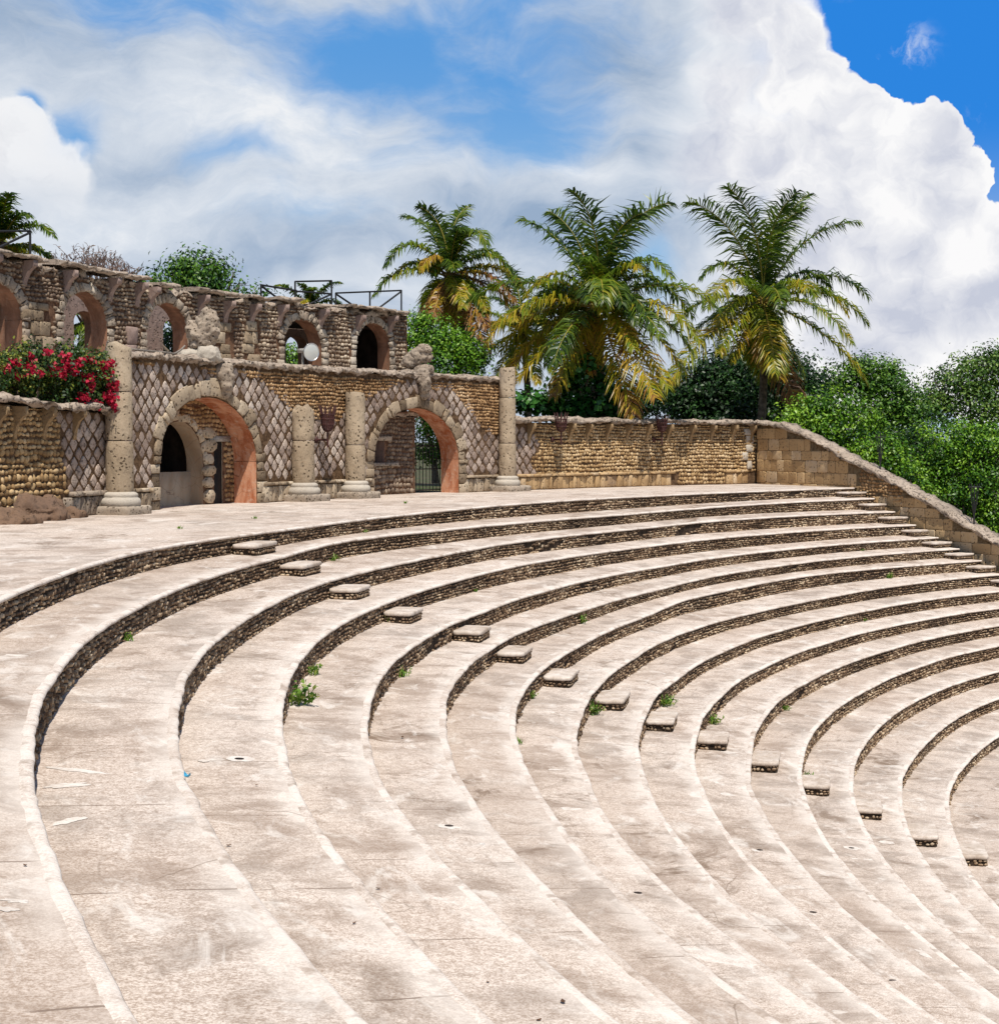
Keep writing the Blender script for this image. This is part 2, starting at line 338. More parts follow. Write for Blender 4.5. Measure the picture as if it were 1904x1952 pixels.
def mat_stone(name, stops, pit=0.35, scale=9.0, grime=0.35, grime_col=(.07, .05, .04), bs=0.6, warm=0.0, lich=0.0):
    m, n, out = new_mat(name); P = pos_of(n); t = tint_of(n)
    nz = n.noise(P, 2.2, 5, .6); fine = n.noise(P, 26, 5, .75)
    f = n.m('ADD', t, n.m('MULTIPLY', n.m('SUBTRACT', fine, .5), .7))
    f = n.m('ADD', f, n.m('MULTIPLY', n.m('SUBTRACT', nz, .5), .5), clamp=True)
    col = n.ramp(f, stops)
    big = n.mr(n.noise(P, .55, 4, .6), .5, .7, 0, grime)
    col = n.mix(big, col, grime_col)
    if lich > 0:
        l = n.mr(n.noise(P, 5.5, 6, .7, .4), .52, .62, 0, lich); col = n.mix(l, col, (.05, .04, .035))
    hgt = n.noise(P, scale, 6, .7)
    if pit > 0:
        hole = n.mr(n.vor(n.vm('ADD', P, n.vm('MULTIPLY', n.n('ShaderNodeTexNoise', Scale=8.0).outputs[1], (.1, .1, .1))), scale * 1.9), .12, .34, 0, 1)
        pm = n.mr(n.noise(P, scale * .6, 3, .6), .36, .54, 1.0, 0.0)
        hole = n.m('MAXIMUM', hole, pm)
        col = n.mix(n.m('MULTIPLY', n.m('SUBTRACT', 1.0, hole), pit * 2, clamp=True), col, (.10, .07, .045))
        hgt = n.m('ADD', n.m('MULTIPLY', hgt, .6), hole)
    principled(n, out, col, .93, hgt, bs, .03, spec=.15)
    return m
GOLD = [(0, (.075, .038, .018)), (.3, (.215, .12, .055)), (.6, (.40, .25, .125)), (1, (.60, .44, .27))]
GREY = [(0, (.14, .097, .078)), (.35, (.33, .25, .205)), (.65, (.49, .395, .33)), (1, (.66, .57, .49))]
CORAL = [(0, (.13, .092, .06)), (.35, (.285, .215, .145)), (.65, (.43, .34, .24)), (1, (.60, .51, .39))]
PEB = [(0, (.05, .032, .02)), (.35, (.165, .105, .066)), (.65, (.35, .245, .155)), (1, (.68, .55, .39))]
M = {}
M['cobble'] = mat_stone('golden_cobble', GOLD, 0, 12, .45, (.06, .04, .025), .35)
M['ruin'] = mat_stone('pinkish_rubble', [(0, (.11, .07, .055)), (.35, (.25, .17, .14)), (.7, (.36, .27, .23)), (1, (.48, .4, .35))], .3, 4.5, .45, (.09, .065, .055), 1.1, lich=.5)
M['cobble_gold'] = mat_stone('bright_golden_cobble', [(0, (.09, .045, .018)), (.3, (.26, .16, .075)), (.6, (.46, .315, .16)), (1, (.66, .51, .32))], 0, 12, .35, (.08, .05, .028), .35)
M['cobble_brown'] = mat_stone('weathered_cobble', [(0, (.06, .042, .034)), (.35, (.17, .12, .088)), (.7, (.33, .255, .185)), (1, (.56, .47, .36))], 0, 12, .4, (.05, .035, .03), .4)
M['diamond'] = mat_stone('grey_lozenge_stone', GREY, .3, 8, .45, (.09, .065, .055), .9, lich=.6)
M['coral'] = mat_stone('pitted_coral_stone', CORAL, .5, 4.6, .3, (.15, .105, .065), 1.0, lich=.3)
M['corbel'] = mat_stone('tan_carved_stone', [(0, (.13, .08, .04)), (.4, (.27, .18, .095)), (.7, (.38, .27, .155)), (1, (.5, .4, .27))], .15, 7, .4, (.13, .085, .05), .6, lich=.3)
M['coral_grey'] = mat_stone('grey_coral_stone', [(0, (.15, .115, .09)), (.4, (.33, .265, .205)), (.7, (.46, .39, .31)), (1, (.60, .54, .46))], .5, 5.5, .3, (.11, .085, .065), 1.1, lich=.5)
M['coping'] = mat_stone('weathered_coping', [(0, (.08, .06, .048)), (.35, (.26, .20, .155)), (.65, (.46, .38, .305)), (1, (.70, .62, .53))], .35, 5, .4, (.06, .048, .04), 1.1, lich=.8)
M['ashlar'] = mat_stone('warm_ashlar', [(0, (.22, .165, .13)), (.25, (.37, .24, .12)), (.7, (.50, .345, .185)), (1, (.58, .46, .32))], .4, 4.6, .25, (.12, .075, .045), .7)
M['pebble'] = mat_stone('dark_pebble', PEB, 0, 18, .5, (.04, .03, .024), .3)
M['base_stone'] = mat_stone('pale_dressed_stone', [(0, (.25, .21, .165)), (.5, (.46, .41, .345)), (1, (.6, .55, .48))], .1, 9, .3, (.16, .12, .09), .4)
M['rock'] = mat_stone('red_brown_rock', [(0, (.08, .05, .035)), (.5, (.19, .12, .08)), (1, (.36, .26, .19))], .1, 3, .45, (.09, .06, .05), 1.0, lich=.3)
def mat_mortar(name, a, b):
    m, n, out = new_mat(name); P = pos_of(n)
    f = n.noise(P, 7, 6, .7); col = n.mix(n.mr(f, .35, .65), a, b)
    principled(n, out, col, .97, n.noise(P, 22, 5, .7), .7, .03, spec=.1); return m
M['mortar'] = mat_mortar('brown_mortar', (.055, .032, .018), (.17, .105, .06))
M['mortar_dark'] = mat_mortar('dark_mortar', (.022, .016, .012), (.075, .052, .036))
M['mortar_tan'] = mat_mortar('tan_mortar', (.17, .105, .05), (.33, .22, .115))
M['mortar_red'] = mat_mortar('reddish_mortar', (.08, .04, .025), (.2, .115, .07))
def mat_plaster(name, a, b, c, streak=.5):
    m, n, out = new_mat(name); P = pos_of(n)
    mp = n.vm('MULTIPLY', P, (1.5, 1.5, .45))
    f = n.noise(mp, 1.6, 6, .65, .5); g = n.noise(P, 9, 5, .7)
    col = n.mix(n.mr(f, .35, .65), a, b)
    col = n.mix(n.m('MULTIPLY', n.mr(g, .5, .72), streak), col, c)
    crack = n.vor(n.vm('ADD', P, n.vm('MULTIPLY', n.n('ShaderNodeTexNoise', Scale=3.0).outputs[1], (.4, .4, .4))), 1.7, 'DISTANCE_TO_EDGE')
    col = n.mix(n.mr(crack, .0, .012, .55, 0), col, (.10, .05, .03))
    principled(n, out, col, .93, n.noise(P, 18, 5, .7), .45, .02, spec=.15); return m
M['plaster_orange'] = mat_plaster('orange_plaster', (.36, .115, .05), (.60, .31, .19), (.55, .40, .31), .8)
M['plaster_rust'] = mat_plaster('rusty_plaster', (.15, .075, .047), (.28, .145, .09), (.24, .17, .13))
M['plaster_cream'] = mat_plaster('cream_plaster', (.46, .36, .26), (.38, .28, .19), (.5, .3, .18), .6)
M['plaster_pink'] = mat_plaster('grey_pink_plaster', (.33, .245, .21), (.25, .18, .155), (.15, .11, .10), .8)
def mat_plain(name, col, rough=.6, metal=0., scale=20, var=.4, spec=.4):
    m, n, out = new_mat(name); P = pos_of(n)
    f = n.noise(P, scale, 4, .6)
    c = n.mix(n.mr(f, .3, .7), tuple(x * (1 - var) for x in col), tuple(min(1, x * (1 + var)) for x in col))
    principled(n, out, c, rough, f, .2, .01, metal, spec); return m
M['door_wood'] = mat_plain('black_door_wood', (.012, .010, .009), .8)  # near-black colour for the shade inside the doorway
M['iron'] = mat_plain('black_iron', (.018, .017, .017), .5)
M['rust'] = mat_plain('rusty_iron', (.055, .016, .014), .65)
M['alu'] = mat_plain('spun_aluminium', (.62, .62, .62), .28, .9, 6, .1)
M['steel_grey'] = mat_plain('grey_painted_steel', (.32, .30, .27), .55)
M['cable'] = mat_plain('grey_rubber_cable', (.20, .17, .14), .7)
M['bark'] = mat_plain('grey_brown_bark', (.16, .125, .095), .95, 0, 6, .5, .1)
M['palm_bark'] = mat_plain('palm_bark', (.13, .095, .07), .95, 0, 5, .5, .1)
M['dry_stem'] = mat_plain('dry_stem', (.17, .115, .095), .95, 0, 12, .4, .1)
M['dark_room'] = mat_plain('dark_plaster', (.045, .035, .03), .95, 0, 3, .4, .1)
M['plastic_blue'] = mat_plain('blue_plastic', (.05, .30, .48), .3)
M['paper'] = mat_plain('white_paper', (.8, .8, .78), .7, var=.1)
M['leaf_dead'] = mat_plain('dead_leaf', (.11, .055, .03), .9)
m, n, out = new_mat('glass_lens')
principled(n, out, n.mix(n.noise(pos_of(n), 4, 3), (.34, .38, .42), (.60, .58, .50)), .10, spec=.6); M['lens'] = m
def mat_concrete(name, lip=False, block=False):
    m, n, out = new_mat(name); P = pos_of(n)
    uv = n.n('ShaderNodeUVMap').outputs[0]; rnd = n.n('ShaderNodeObjectInfo').outputs['Random']
    sh = n.n('ShaderNodeCombineXYZ'); n.set(sh.inputs[0], n.m('MULTIPLY', rnd, 37.0)); n.set(sh.inputs[1], n.m('MULTIPLY', rnd, 91.0))
    Q = n.vm('ADD', uv, sh.outputs[0])
    sp = n.n('ShaderNodeSeparateXYZ'); n.set(sp.inputs[0], uv); u, v = sp.outputs[0], sp.outputs[1]
    big = n.noise(P, .22, 3, .6); mid = n.noise(Q, 1.1, 5, .68, .6); fine = n.noise(P, 15, 4, .8); grain = n.noise(P, 55, 2, .8)
    rowv = n.m('MULTIPLY', n.m('SUBTRACT', rnd, .5), .10)
    f = n.m('ADD', n.m('MULTIPLY', n.m('SUBTRACT', n.mr(fine, .32, .68), .5), .70), n.m('MULTIPLY', n.m('SUBTRACT', n.mr(grain, .34, .66), .5), .95))
    base = n.mix(n.mr(big, .38, .62), (.515, .395, .31), (.565, .465, .39))
    base = n.mix(n.m('ADD', .5, f, clamp=True), n.mix(.64, base, (.20, .135, .095)), n.mix(.64, base, (.78, .70, .63)))
    base = n.mix(n.m('ADD', .12, n.m('MULTIPLY', rowv, 1.5)), base, (.70, .62, .55))
    base = n.mix(n.mr(n.m('FRACT', n.m('MULTIPLY', rnd, 7.3)), .3, 1.0, .0, .32), base, (.36, .275, .215))
    if lip:
        base = n.mix(n.mr(mid, .42, .60, .62, .15), base, (.76, .70, .64))
        st = n.mr(n.noise(Q, 2.6, 4, .7), .52, .66, 0, .6); base = n.mix(st, base, (.27, .20, .15))
    else:
        slab = n.n('ShaderNodeTexWhiteNoise', noise_dimensions='1D')
        cell = n.m('FLOOR', n.m('DIVIDE', n.m('ADD', u, n.m('MULTIPLY', rnd, 9.0)), 2.3))
        n.set(slab.inputs['W'], n.m('ADD', cell, n.m('MULTIPLY', rnd, 77.0)))
        sl = n.m('SUBTRACT', slab.outputs[0], .5)
        grey = n.m('MULTIPLY', n.mr(n.m('ADD', mid, n.m('MULTIPLY', sl, .10)), .43, .66), .62)
        base = n.mix(grey, base, n.mix(n.mr(big, .4, .6), (.26, .19, .145), (.25, .20, .165)))
        dirt = n.m('MULTIPLY', n.mr(n.noise(Q, .5, 6, .8, 1.2), .52, .66, 0, .85), n.mr(n.noise(P, .09, 3, .5), .38, .58, .25, 1.0))
        base = n.mix(dirt, base, (.17, .115, .078))
        streak = n.mr(n.noise(n.vm('MULTIPLY', Q, (.8, 4.5, 1)), 1.5, 5, .7), .56, .72, 0, .55)
        base = n.mix(streak, base, (.235, .178, .138))
        pale = n.mr(n.noise(n.vm('ADD', n.vm('MULTIPLY', Q, (.8, 1.5, 1)), (5, 3, 0)), 1.1, 6, .72, .8), .53, .68, 0, .6)
        base = n.mix(pale, base, (.73, .68, .625))
        # the rim of each tread is scoured paler, the foot of each riser keeps dirt
        wear = n.m('MULTIPLY', n.mr(n.m('ADD', v, n.m('MULTIPLY', n.m('SUBTRACT', mid, .5), .45)), .0, .30, 1.0, 0.0), n.mr(n.noise(Q, .7, 2), .38, .55, .10, .50))
        base = n.mix(wear, base, (.74, .675, .61))
        jj = n.m('ABSOLUTE', n.m('SUBTRACT', n.m('FRACT', n.m('DIVIDE', n.m('ADD', n.m('ADD', u, n.m('MULTIPLY', rnd, 9.0)), n.m('MULTIPLY', n.noise(Q, 2, 3), .08)), 2.3)), .5))
        jn = n.m('MULTIPLY', n.mr(jj, .003, .0065, 1.0, 0.0), n.mr(n.noise(Q, 2.2, 2), .40, .56, .05, .75))
        base = n.mix(jn, base, (.16, .11, .08))
        cr = n.vor(n.vm('ADD', Q, n.vm('MULTIPLY', n.n('ShaderNodeTexNoise', Scale=1.9, Detail=5.0).outputs[1], (1.3, 1.3, 0))), .42, 'DISTANCE_TO_EDGE')
        crm = n.m('MULTIPLY', n.mr(cr, .001, .0045, 1, 0), n.mr(n.noise(Q, .45, 2), .57, .66))
        base = n.mix(n.m('MULTIPLY', crm, .6), base, (.17, .12, .085))
    if block: base = n.mix(n.mr(n.noise(P, 3.0, 4, .7), .35, .65, .15, .6), base, (.33, .255, .19))
    hgt = n.m('ADD', n.m('MULTIPLY', fine, .6), n.m('MULTIPLY', mid, 1.2))
    principled(n, out, base, .92, hgt, .35, .03, spec=.2)
    return m
M['concrete'] = mat_concrete('pale_concrete'); M['lip'] = mat_concrete('white_cement_nosing', lip=True); M['block'] = mat_concrete('worn_step_slab', lip=True, block=True)
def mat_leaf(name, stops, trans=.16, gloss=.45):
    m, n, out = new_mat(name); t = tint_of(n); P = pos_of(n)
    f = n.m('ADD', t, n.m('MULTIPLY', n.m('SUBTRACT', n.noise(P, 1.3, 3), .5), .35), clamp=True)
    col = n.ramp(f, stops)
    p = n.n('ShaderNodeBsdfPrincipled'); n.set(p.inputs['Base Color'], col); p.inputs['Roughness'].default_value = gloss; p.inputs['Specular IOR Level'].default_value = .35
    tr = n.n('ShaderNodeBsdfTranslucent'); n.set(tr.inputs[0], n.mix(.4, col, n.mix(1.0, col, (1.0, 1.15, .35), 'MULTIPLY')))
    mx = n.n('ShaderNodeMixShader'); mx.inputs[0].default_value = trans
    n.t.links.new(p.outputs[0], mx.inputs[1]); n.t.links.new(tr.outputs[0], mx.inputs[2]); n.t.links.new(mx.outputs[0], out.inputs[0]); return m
M['leaf_bright'] = mat_leaf('bright_green_leaf', [(0, (.014, .06, .006)), (.5, (.095, .235, .009)), (1, (.25, .41, .03))])
M['leaf_mid'] = mat_leaf('mid_green_leaf', [(0, (.010, .045, .006)), (.5, (.06, .155, .010)), (1, (.16, .29, .028))])
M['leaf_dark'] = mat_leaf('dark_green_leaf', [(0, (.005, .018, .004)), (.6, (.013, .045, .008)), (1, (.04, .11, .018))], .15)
M['leaf_pale'] = mat_leaf('olive_green_leaf', [(0, (.018, .06, .008)), (.5, (.075, .155, .018)), (1, (.20, .29, .05))])
M['leaf_glossy'] = mat_leaf('glossy_round_leaf', [(0, (.010, .05, .012)), (.5, (.03, .12, .02)), (1, (.08, .22, .04))], .3, .3)
M['frond'] = mat_leaf('palm_frond', [(0, (.025, .058, .010)), (.3, (.13, .205, .016)), (.5, (.28, .275, .018)), (.68, (.50, .34, .026)), (.84, (.34, .17, .045)), (1, (.19, .085, .04))], .4, .36)
M['rachis'] = mat_leaf('palm_rachis', [(0, (.10, .11, .02)), (.5, (.30, .24, .04)), (1, (.34, .18, .06))], .1)
M['boug_leaf'] = mat_leaf('shrub_leaf', [(0, (.012, .035, .008)), (.5, (.04, .09, .014)), (1, (.24, .24, .03))])
M['boug_flower'] = mat_leaf('crimson_bract', [(0, (.24, .002, .018)), (.5, (.44, .006, .035)), (1, (.60, .022, .07))], .4)
M['dry_leaf'] = mat_leaf('dry_leaf', [(0, (.10, .06, .05)), (.5, (.22, .15, .13)), (1, (.34, .26, .22))], .2)
M['weed'] = mat_leaf('weed_leaf', [(0, (.05, .13, .015)), (.6, (.14, .28, .03)), (1, (.36, .38, .10))], .3)
m, n, out = new_mat('earth'); P = pos_of(n)
principled(n, out, n.mix(n.mr(n.noise(P, .8, 6, .7), .4, .6), (.10, .075, .045), (.035, .06, .015)), .95, n.noise(P, 5, 5), .6, .05); M['earth'] = m
# ------------------------------------------------------------------ ground and floors
NROW = 15
Z_STAGE = -5.83
def pol(th, r, z):
    t = np.radians(th); return np.stack(np.broadcast_arrays(CX + r * np.cos(t), CY + r * np.sin(t), np.asarray(z, float)), -1)
mb = MB()
rs = np.array([0.5, 20, 40, 50, 57.4, 58, 62, 70, 85, 110, 160, 260, 500, 1000, 2500, 6000]); ths = np.arange(0, 360, 4.0)
Rg, Tg = np.meshgrid(rs, ths); 
inside = (Rg < 57.7)
side = np.clip((130 - Tg) / 4, 0, 1) * (Tg < 200) + (Tg > 270) * 1.0
Zg = np.where(inside, -7.2, np.where(side > 0, -.12 - 6.5 * np.clip(side, 0, 1), -.12))
mb.add(pol(Tg, Rg, Zg), grid_faces(len(ths), len(rs), True))
struct('ground', mb, M['earth'], True)
def jitR(th, k): u = np.radians(th) * 45; return .008 * n1(u, 20 + k, 1.3) + .006 * n1(u, 50 + k, 4.1) + .007 * n1(u, 60 + k, 13.0) + .03 * n1(u, 70 + k, .35)
def jitZ(th, k): u = np.radians(th) * 45; return .004 * n1(u, 120 + k, 1.6) + .003 * n1(u, 150 + k, 9.0)
def uvp(th, r): return np.stack([np.radians(th) * 45, r], -1)
# top terrace, from the first nosing to behind the arch wall
mb = MB()
ths = np.concatenate([np.arange(125.4, 205, .5), np.arange(205, 262, 2.0)]); fr = np.linspace(0, 1, 15)
T2, F2 = np.meshgrid(ths, fr, indexing='ij')
r0 = rowR(0, ths) + jitR(ths, 0) + .09
r1 = np.full(len(ths), 72.0); r1[ths < 170] = 57.6; 
Rr = r0[:, None] + (r1 - r0)[:, None] * F2
Zt = np.array(rowZ(0, ths) + jitZ(ths, 0))[:, None] * np.clip(1 - F2 * 2.5, 0, 1) + .004 * n1(Rr + T2 * 3, 2, .7) - .003
ok_end = th_end(np.minimum(Rr, 56.7)) - .3
Tc = np.where(T2 == T2[0, 0], ok_end, np.maximum(T2, ok_end))
mb.add(pol(Tc, Rr, Zt), grid_faces(len(ths), len(fr)), uv=uvp(Tc, Rr)[:, :])
struct('terrace_floor', mb, M['concrete'], True)
mb = MB(); ths = np.arange(128, 300, 2.0); r_ = np.array([1.0, 8, 16, 24, 30, 33, 36.2]); T2, R2_ = np.meshgrid(ths, r_, indexing='ij')
mb.add(pol(T2, R2_, Z_STAGE + .006 * n1(R2_ + T2, 4, .5)), grid_faces(len(ths), len(r_)), uv=uvp(T2, R2_))
struct('stage_floor', mb, M['concrete'], True)
# ------------------------------------------------------------------ curved seat rows
ORD = ['topmost', 'second', 'third', 'fourth', 'fifth', 'sixth', 'seventh', 'eighth', 'ninth', 'tenth', 'eleventh', 'twelfth', 'thirteenth', 'fourteenth', 'fifteenth']
def floor_z(k, th):               # floor at the foot of riser k
    return (rowZ(k + 1, th) + .05) if k < NROW - 1 else np.full_like(np.asarray(th, float), Z_STAGE)
rows = []
for k in range(NROW):
    tm = 200.0
    root = empty('seating_row', (*pol(180.0, BASE[k][0], BASE[k][1])[:2], BASE[k][1]),
                 ('topmost curved seat row, its pale edge bordering the wide terrace' if k == 0 else
                  '%s curved concrete seat row counting down from the terrace' % ORD[k] if k < 14 else
                  'lowest visible curved seat row, beside the last step block at right'), 'seating row', 'curved seating rows')
    rows.append(root)
    e0 = float(th_end(BASE[k][0]))
    ths = np.concatenate([np.arange(e0, 205, .22), np.arange(205, 262, 1.5)])
    R = rowR(k, ths) + jitR(ths, k); Z = rowZ(k, ths) + jitZ(ths, k)
    # nosing
    prof = [(.11, -.008), (.085, .0), (.06, .001), (.035, -.001), (.012, -.01), (0, -.026), (.004, -.044), (.022, -.056), (.085, -.058)]
    V = np.stack([pol(ths, R + a, Z + b) for a, b in prof], 1)
    U = np.stack([uvp(ths, R + a) for a, b in prof], 1)
    mb = MB(); mb.add(V, grid_faces(len(ths), len(prof)), uv=U); mb.add(V[0], [list(range(len(prof)))])
    obj('nosing', mb, M['lip'], root, True)
    # riser wall (mortar) and its bedded pebbles
    zf = floor_z(k, ths)
    mb = MB()
    V = np.stack([pol(ths, R + .054, Z - .05), pol(ths, R + .056, zf - .06)], 1)
    mb.add(V, grid_faces(len(ths), 2)); 
    back = np.stack([pol(np.full(2, e0), np.array([R[0] + .075, R[0] + 1.2]), Z[0] - .05), pol(np.full(2, e0), np.array([R[0] + .075, R[0] + 1.2]), zf[0] - .06)], 1)
    mb.add(back.reshape(-1, 3), [[0, 2, 3, 1]])
    riser = obj('riser', mb, M['mortar_dark'], root)
    tvis = min(196.0, 210 - R2D(math.acos(min(.999, BASE[k][0] / 50.0))) + 4)
    Lu = math.radians(tvis - e0) * 45
    rh = float(np.mean(rowZ(k, 165.) - floor_z(k, np.array([165.]))[0]))
    def posr(u, v, w, k=k, e0=e0):
        th = e0 + np.degrees(np.asarray(u) / 45)
        r = rowR(k, th) + jitR(th, k) + .056 - w
        zt = rowZ(k, th) - .06; zb = floor_z(k, th) - .02
        return pol(th, r, zb + (zt - zb) * np.asarray(v))
    c, ce = cobbles(0, Lu, 0, rh, .07, K=6, gap=.009, p=2.2, jit=.2, aspect=1.25)
    keep = (n1(ce[:, 0], 31 + k, .7) + .6 * n1(ce[:, 0] * 1.3 + ce[:, 1] * 6, 41 + k, 1.7)) < 1.02
    c, ce = c[keep], ce[keep]; sz_ = 1 + .35 * n1(ce[:, 0] + ce[:, 1] * 4, 61 + k, .9); c = ce[:, None] + (c - ce[:, None]) * sz_[:, None, None]
    c[..., 1] /= rh; ce[:, 1] /= rh
    mb = MB(); add_stones(mb, c, ce, rng.uniform(.012, .05, len(c)), posr, np.clip(tints(ce, 0, 1, .3), 0, 1), full=False, base=-.008)
    obj('pebble_facing', mb, M['pebble'], riser, True)
    # tread behind the nosing
    if k > 0:
        ths2 = np.concatenate([np.arange(e0, 205, .5), np.arange(205, 262, 1.5)]); fr = np.array([0, .12, .35, .6, .85, 1.0])
        R0 = rowR(k, ths2) + jitR(ths2, k) + .09; R1 = rowR(k - 1, ths2) + .1; Z0 = rowZ(k, ths2) + jitZ(ths2, k) - .004; Z1 = floor_z(k - 1, ths2)
        Rt = R0[:, None] + (R1 - R0)[:, None] * fr; Zt = Z0[:, None] + (Z1 - Z0)[:, None] * fr
        Tt = np.repeat(ths2[:, None], len(fr), 1)
        u = np.radians(Tt) * 45
        Zt = Zt + .006 * n1(u + Rt * 2, k, .8) * np.sin(np.pi * fr)[None]
        mb = MB(); mb.add(pol(Tt, Rt, Zt), grid_faces(len(ths2), len(fr)), uv=np.stack([np.radians(Tt) * 45, Rt - R0[:, None]], -1))
        obj('tread', mb, M['concrete'], root, True)
# ------------------------------------------------------------------ half-step blocks
def step_block(th, k, ulen, depth, label, group, seed):
    top = float((rowZ(k, th) + floor_z(k, np.array([float(th)]))[0]) / 2) + .015
    bot = float(floor_z(k, np.array([float(th)]))[0])
    r_out = float(rowR(k, th)) + .07; r_in = r_out - depth - .05
    org = pol(float(th), (r_out + r_in) / 2, bot)
    ulen *= 1 + .12 * float(n1(seed * 1.7, 8)); depth *= 1 + .10 * float(n1(seed * 2.3, 9))
    root = empty('step_block', org, label, 'step', group)
    h = top - bot; hu = math.degrees(ulen / 2 / 45)
    # slab with worn rounded edges
    mb = MB(); K = 40
    a = (np.arange(K) + .5) / K * 2 * math.pi; skew = .04 * float(n1(seed * 3.1, 5)); ca, sa = np.cos(a), np.sin(a)
    rr = (np.abs(ca) ** 11 + np.abs(sa) ** 11) ** (-1 / 11.)
    wob = 1 + .03 * n1(a * 3, seed, 1.0) + .02 * n1(a * 9, seed + 4, 1.0)
    px_, py_ = ca * rr * wob * ulen / 2, sa * rr * wob * depth / 2; px_ = px_ + py_ * skew * 3
    prof = [(.93, -.075), (1.0, -.07), (1.02, -.05), (1.015, -.016), (.985, -.002), (.94, .001), (.5, .003), (.0, .003)]
    cr = (r_out + r_in) / 2
    V = np.stack([pol(th + np.degrees(px_ * s / 45), cr + py_ * s, top + z + .004 * n1(px_ * 9 + py_ * 7, seed + 2)) for s, z in prof], 1)
    U = np.stack([uvp(th + np.degrees(px_ * s / 45), cr + py_ * s) for s, z in prof], 1)
    mb.add(V, grid_faces(K, len(prof), True), uv=U)
    obj('slab', mb, M['block'], root, True)
    # pebble sides
    mb = MB(); per = np.concatenate([[0], np.cumsum(np.hypot(np.diff(np.append(px_, px_[0])), np.diff(np.append(py_, py_[0]))))]) * .93
    V = np.stack([pol(th + np.degrees(px_ * .93 / 45), cr + py_ * .93, top - .07), pol(th + np.degrees(px_ * .93 / 45), cr + py_ * .93, bot - .05)], 1)
    mb.add(V, grid_faces(K, 2, True)); core = obj('base', mb, M['mortar_dark'], root)
    pxx, pyy = np.append(px_, px_[0]) * .93, np.append(py_, py_[0]) * .93
    def posb(u, v, w):
        u = np.mod(u, per[-1]); x = np.interp(u, per, pxx); y = np.interp(u, per, pyy)
        nn = np.hypot(x / ulen, y / depth) + 1e-6; s = 1 + w / (.45 * min(ulen, depth) * 2) * .9
        return pol(th + np.degrees(x * s / 45), cr + y * s, bot + v)
    c, ce = cobbles(0, per[-1] - .02, 0, h - .08, .062, K=6, gap=.007, p=2.2, jit=.14)
    mb = MB(); add_stones(mb, c, ce, rng.uniform(.015, .035, len(c)), posb, tints(ce, .1, 1), full=False, base=-.008)
    obj('pebble_facing', mb, M['pebble'], core, True)
    return root
BLK = [(482, 1036), (583, 1075), (683, 1120), (785, 1164), (881, 1199), (977, 1239), (1071, 1284), (1169, 1327), (1265, 1367), (1361, 1404), (1460, 1444), (1556, 1489), (1660, 1535), (1761, 1583), (1865, 1622)]
for k, (x, y) in enumerate(BLK):
    zt = (rowZ(k, 170.) + floor_z(k, np.array([170.]))[0]) / 2
    p = on_z(x, y, zt); th = R2D(math.atan2(p[1] - CY, p[0] - CX)) % 360
    lab = ('topmost stone half-step block of the middle stair, against the terrace edge' if k == 0 else 'lowest stone half-step block of the middle stair, at the right edge' if k == 14 else
           '%s stone half-step block down the middle stair, against the %s seat row' % (ORD[k], ORD[k]))
    step_block(th, k, 1.12 if k < 5 else 1.32, .56, lab, 'half-step blocks of the middle stair', k * 3 + 1)
for k in range(9):
    th = float(th_end(BASE[k][0])) + math.degrees(.42 / 45)
    lab = 'small stone half-step beside the sloping wall at the end of the %s seat row' % ORD[k]
    step_block(th, k, .95, .62, lab, 'half-step blocks along the sloping wall', 100 + k)
# ------------------------------------------------------------------ walls
def U(x, y, off=0.0, R=None): return on_wall(x, y, off, R)[0]
def Zof(x, y, off=0.0, R=None): return on_wall(x, y, off, R)[1]
def solid(ops, u, v, m=0.0):
    r = np.zeros(len(u), bool)
    for o in ops: r |= o.inside(u, v, m)
    return ~r
def voussoirs(op, n0, r_in, r_out, jit=.12, jamb_h=.34, legs=True):
    """wedge stones round an arch: outlines (N,8,2), centres"""
    cells, cen = [], []
    na = n0
    ed = np.linspace(0, math.pi, na + 1) + np.concatenate([[0], rng.normal(0, .05, na - 1), [0]])
    for a0, a1 in zip(ed[:-1], ed[1:]):
        ro = r_out * rng.uniform(1 - jit, 1 + jit)
        g = .012
        q = []
        for rr, aa in ((r_in, a0), (r_in, (a0 + a1) / 2), (r_in, a1), ((r_in + ro) / 2, a1), (ro, a1), (ro * 1.03, (a0 + a1) / 2), (ro, a0), ((r_in + ro) / 2, a0)):
            gg = g if aa == a0 else -g if aa == a1 else 0
            q.append((op.uc + (op.w + rr) * math.cos(aa) + gg * math.sin(aa) * -1, op.zs + (op.rise + rr) * math.sin(aa) + gg * math.cos(aa)))
        q = np.array(q) + rng.normal(0, .022, (8, 2)); cells.append(q); cen.append(q.mean(0))
    if legs and op.zs > op.z0 + .2:
        for sg in (-1, 1):
            z = op.z0
            while z < op.zs - .1:
                h = min(rng.uniform(.8, 1.25) * jamb_h, op.zs - z); wd = r_out * rng.uniform(.75, 1.3)
                a, b = op.uc + sg * (op.w + r_in), op.uc + sg * (op.w + r_in + wd)
                a, b = min(a, b), max(a, b)
                cells.append(super_cells(np.array([(a + b) / 2]), np.array([z + h / 2]), np.array([(b - a) / 2 - .012]), np.array([h / 2 - .012]), 8, 5, .03)[0]); cen.append(((a + b) / 2, z + h / 2)); z += h
    return np.array(cells), np.array(cen)
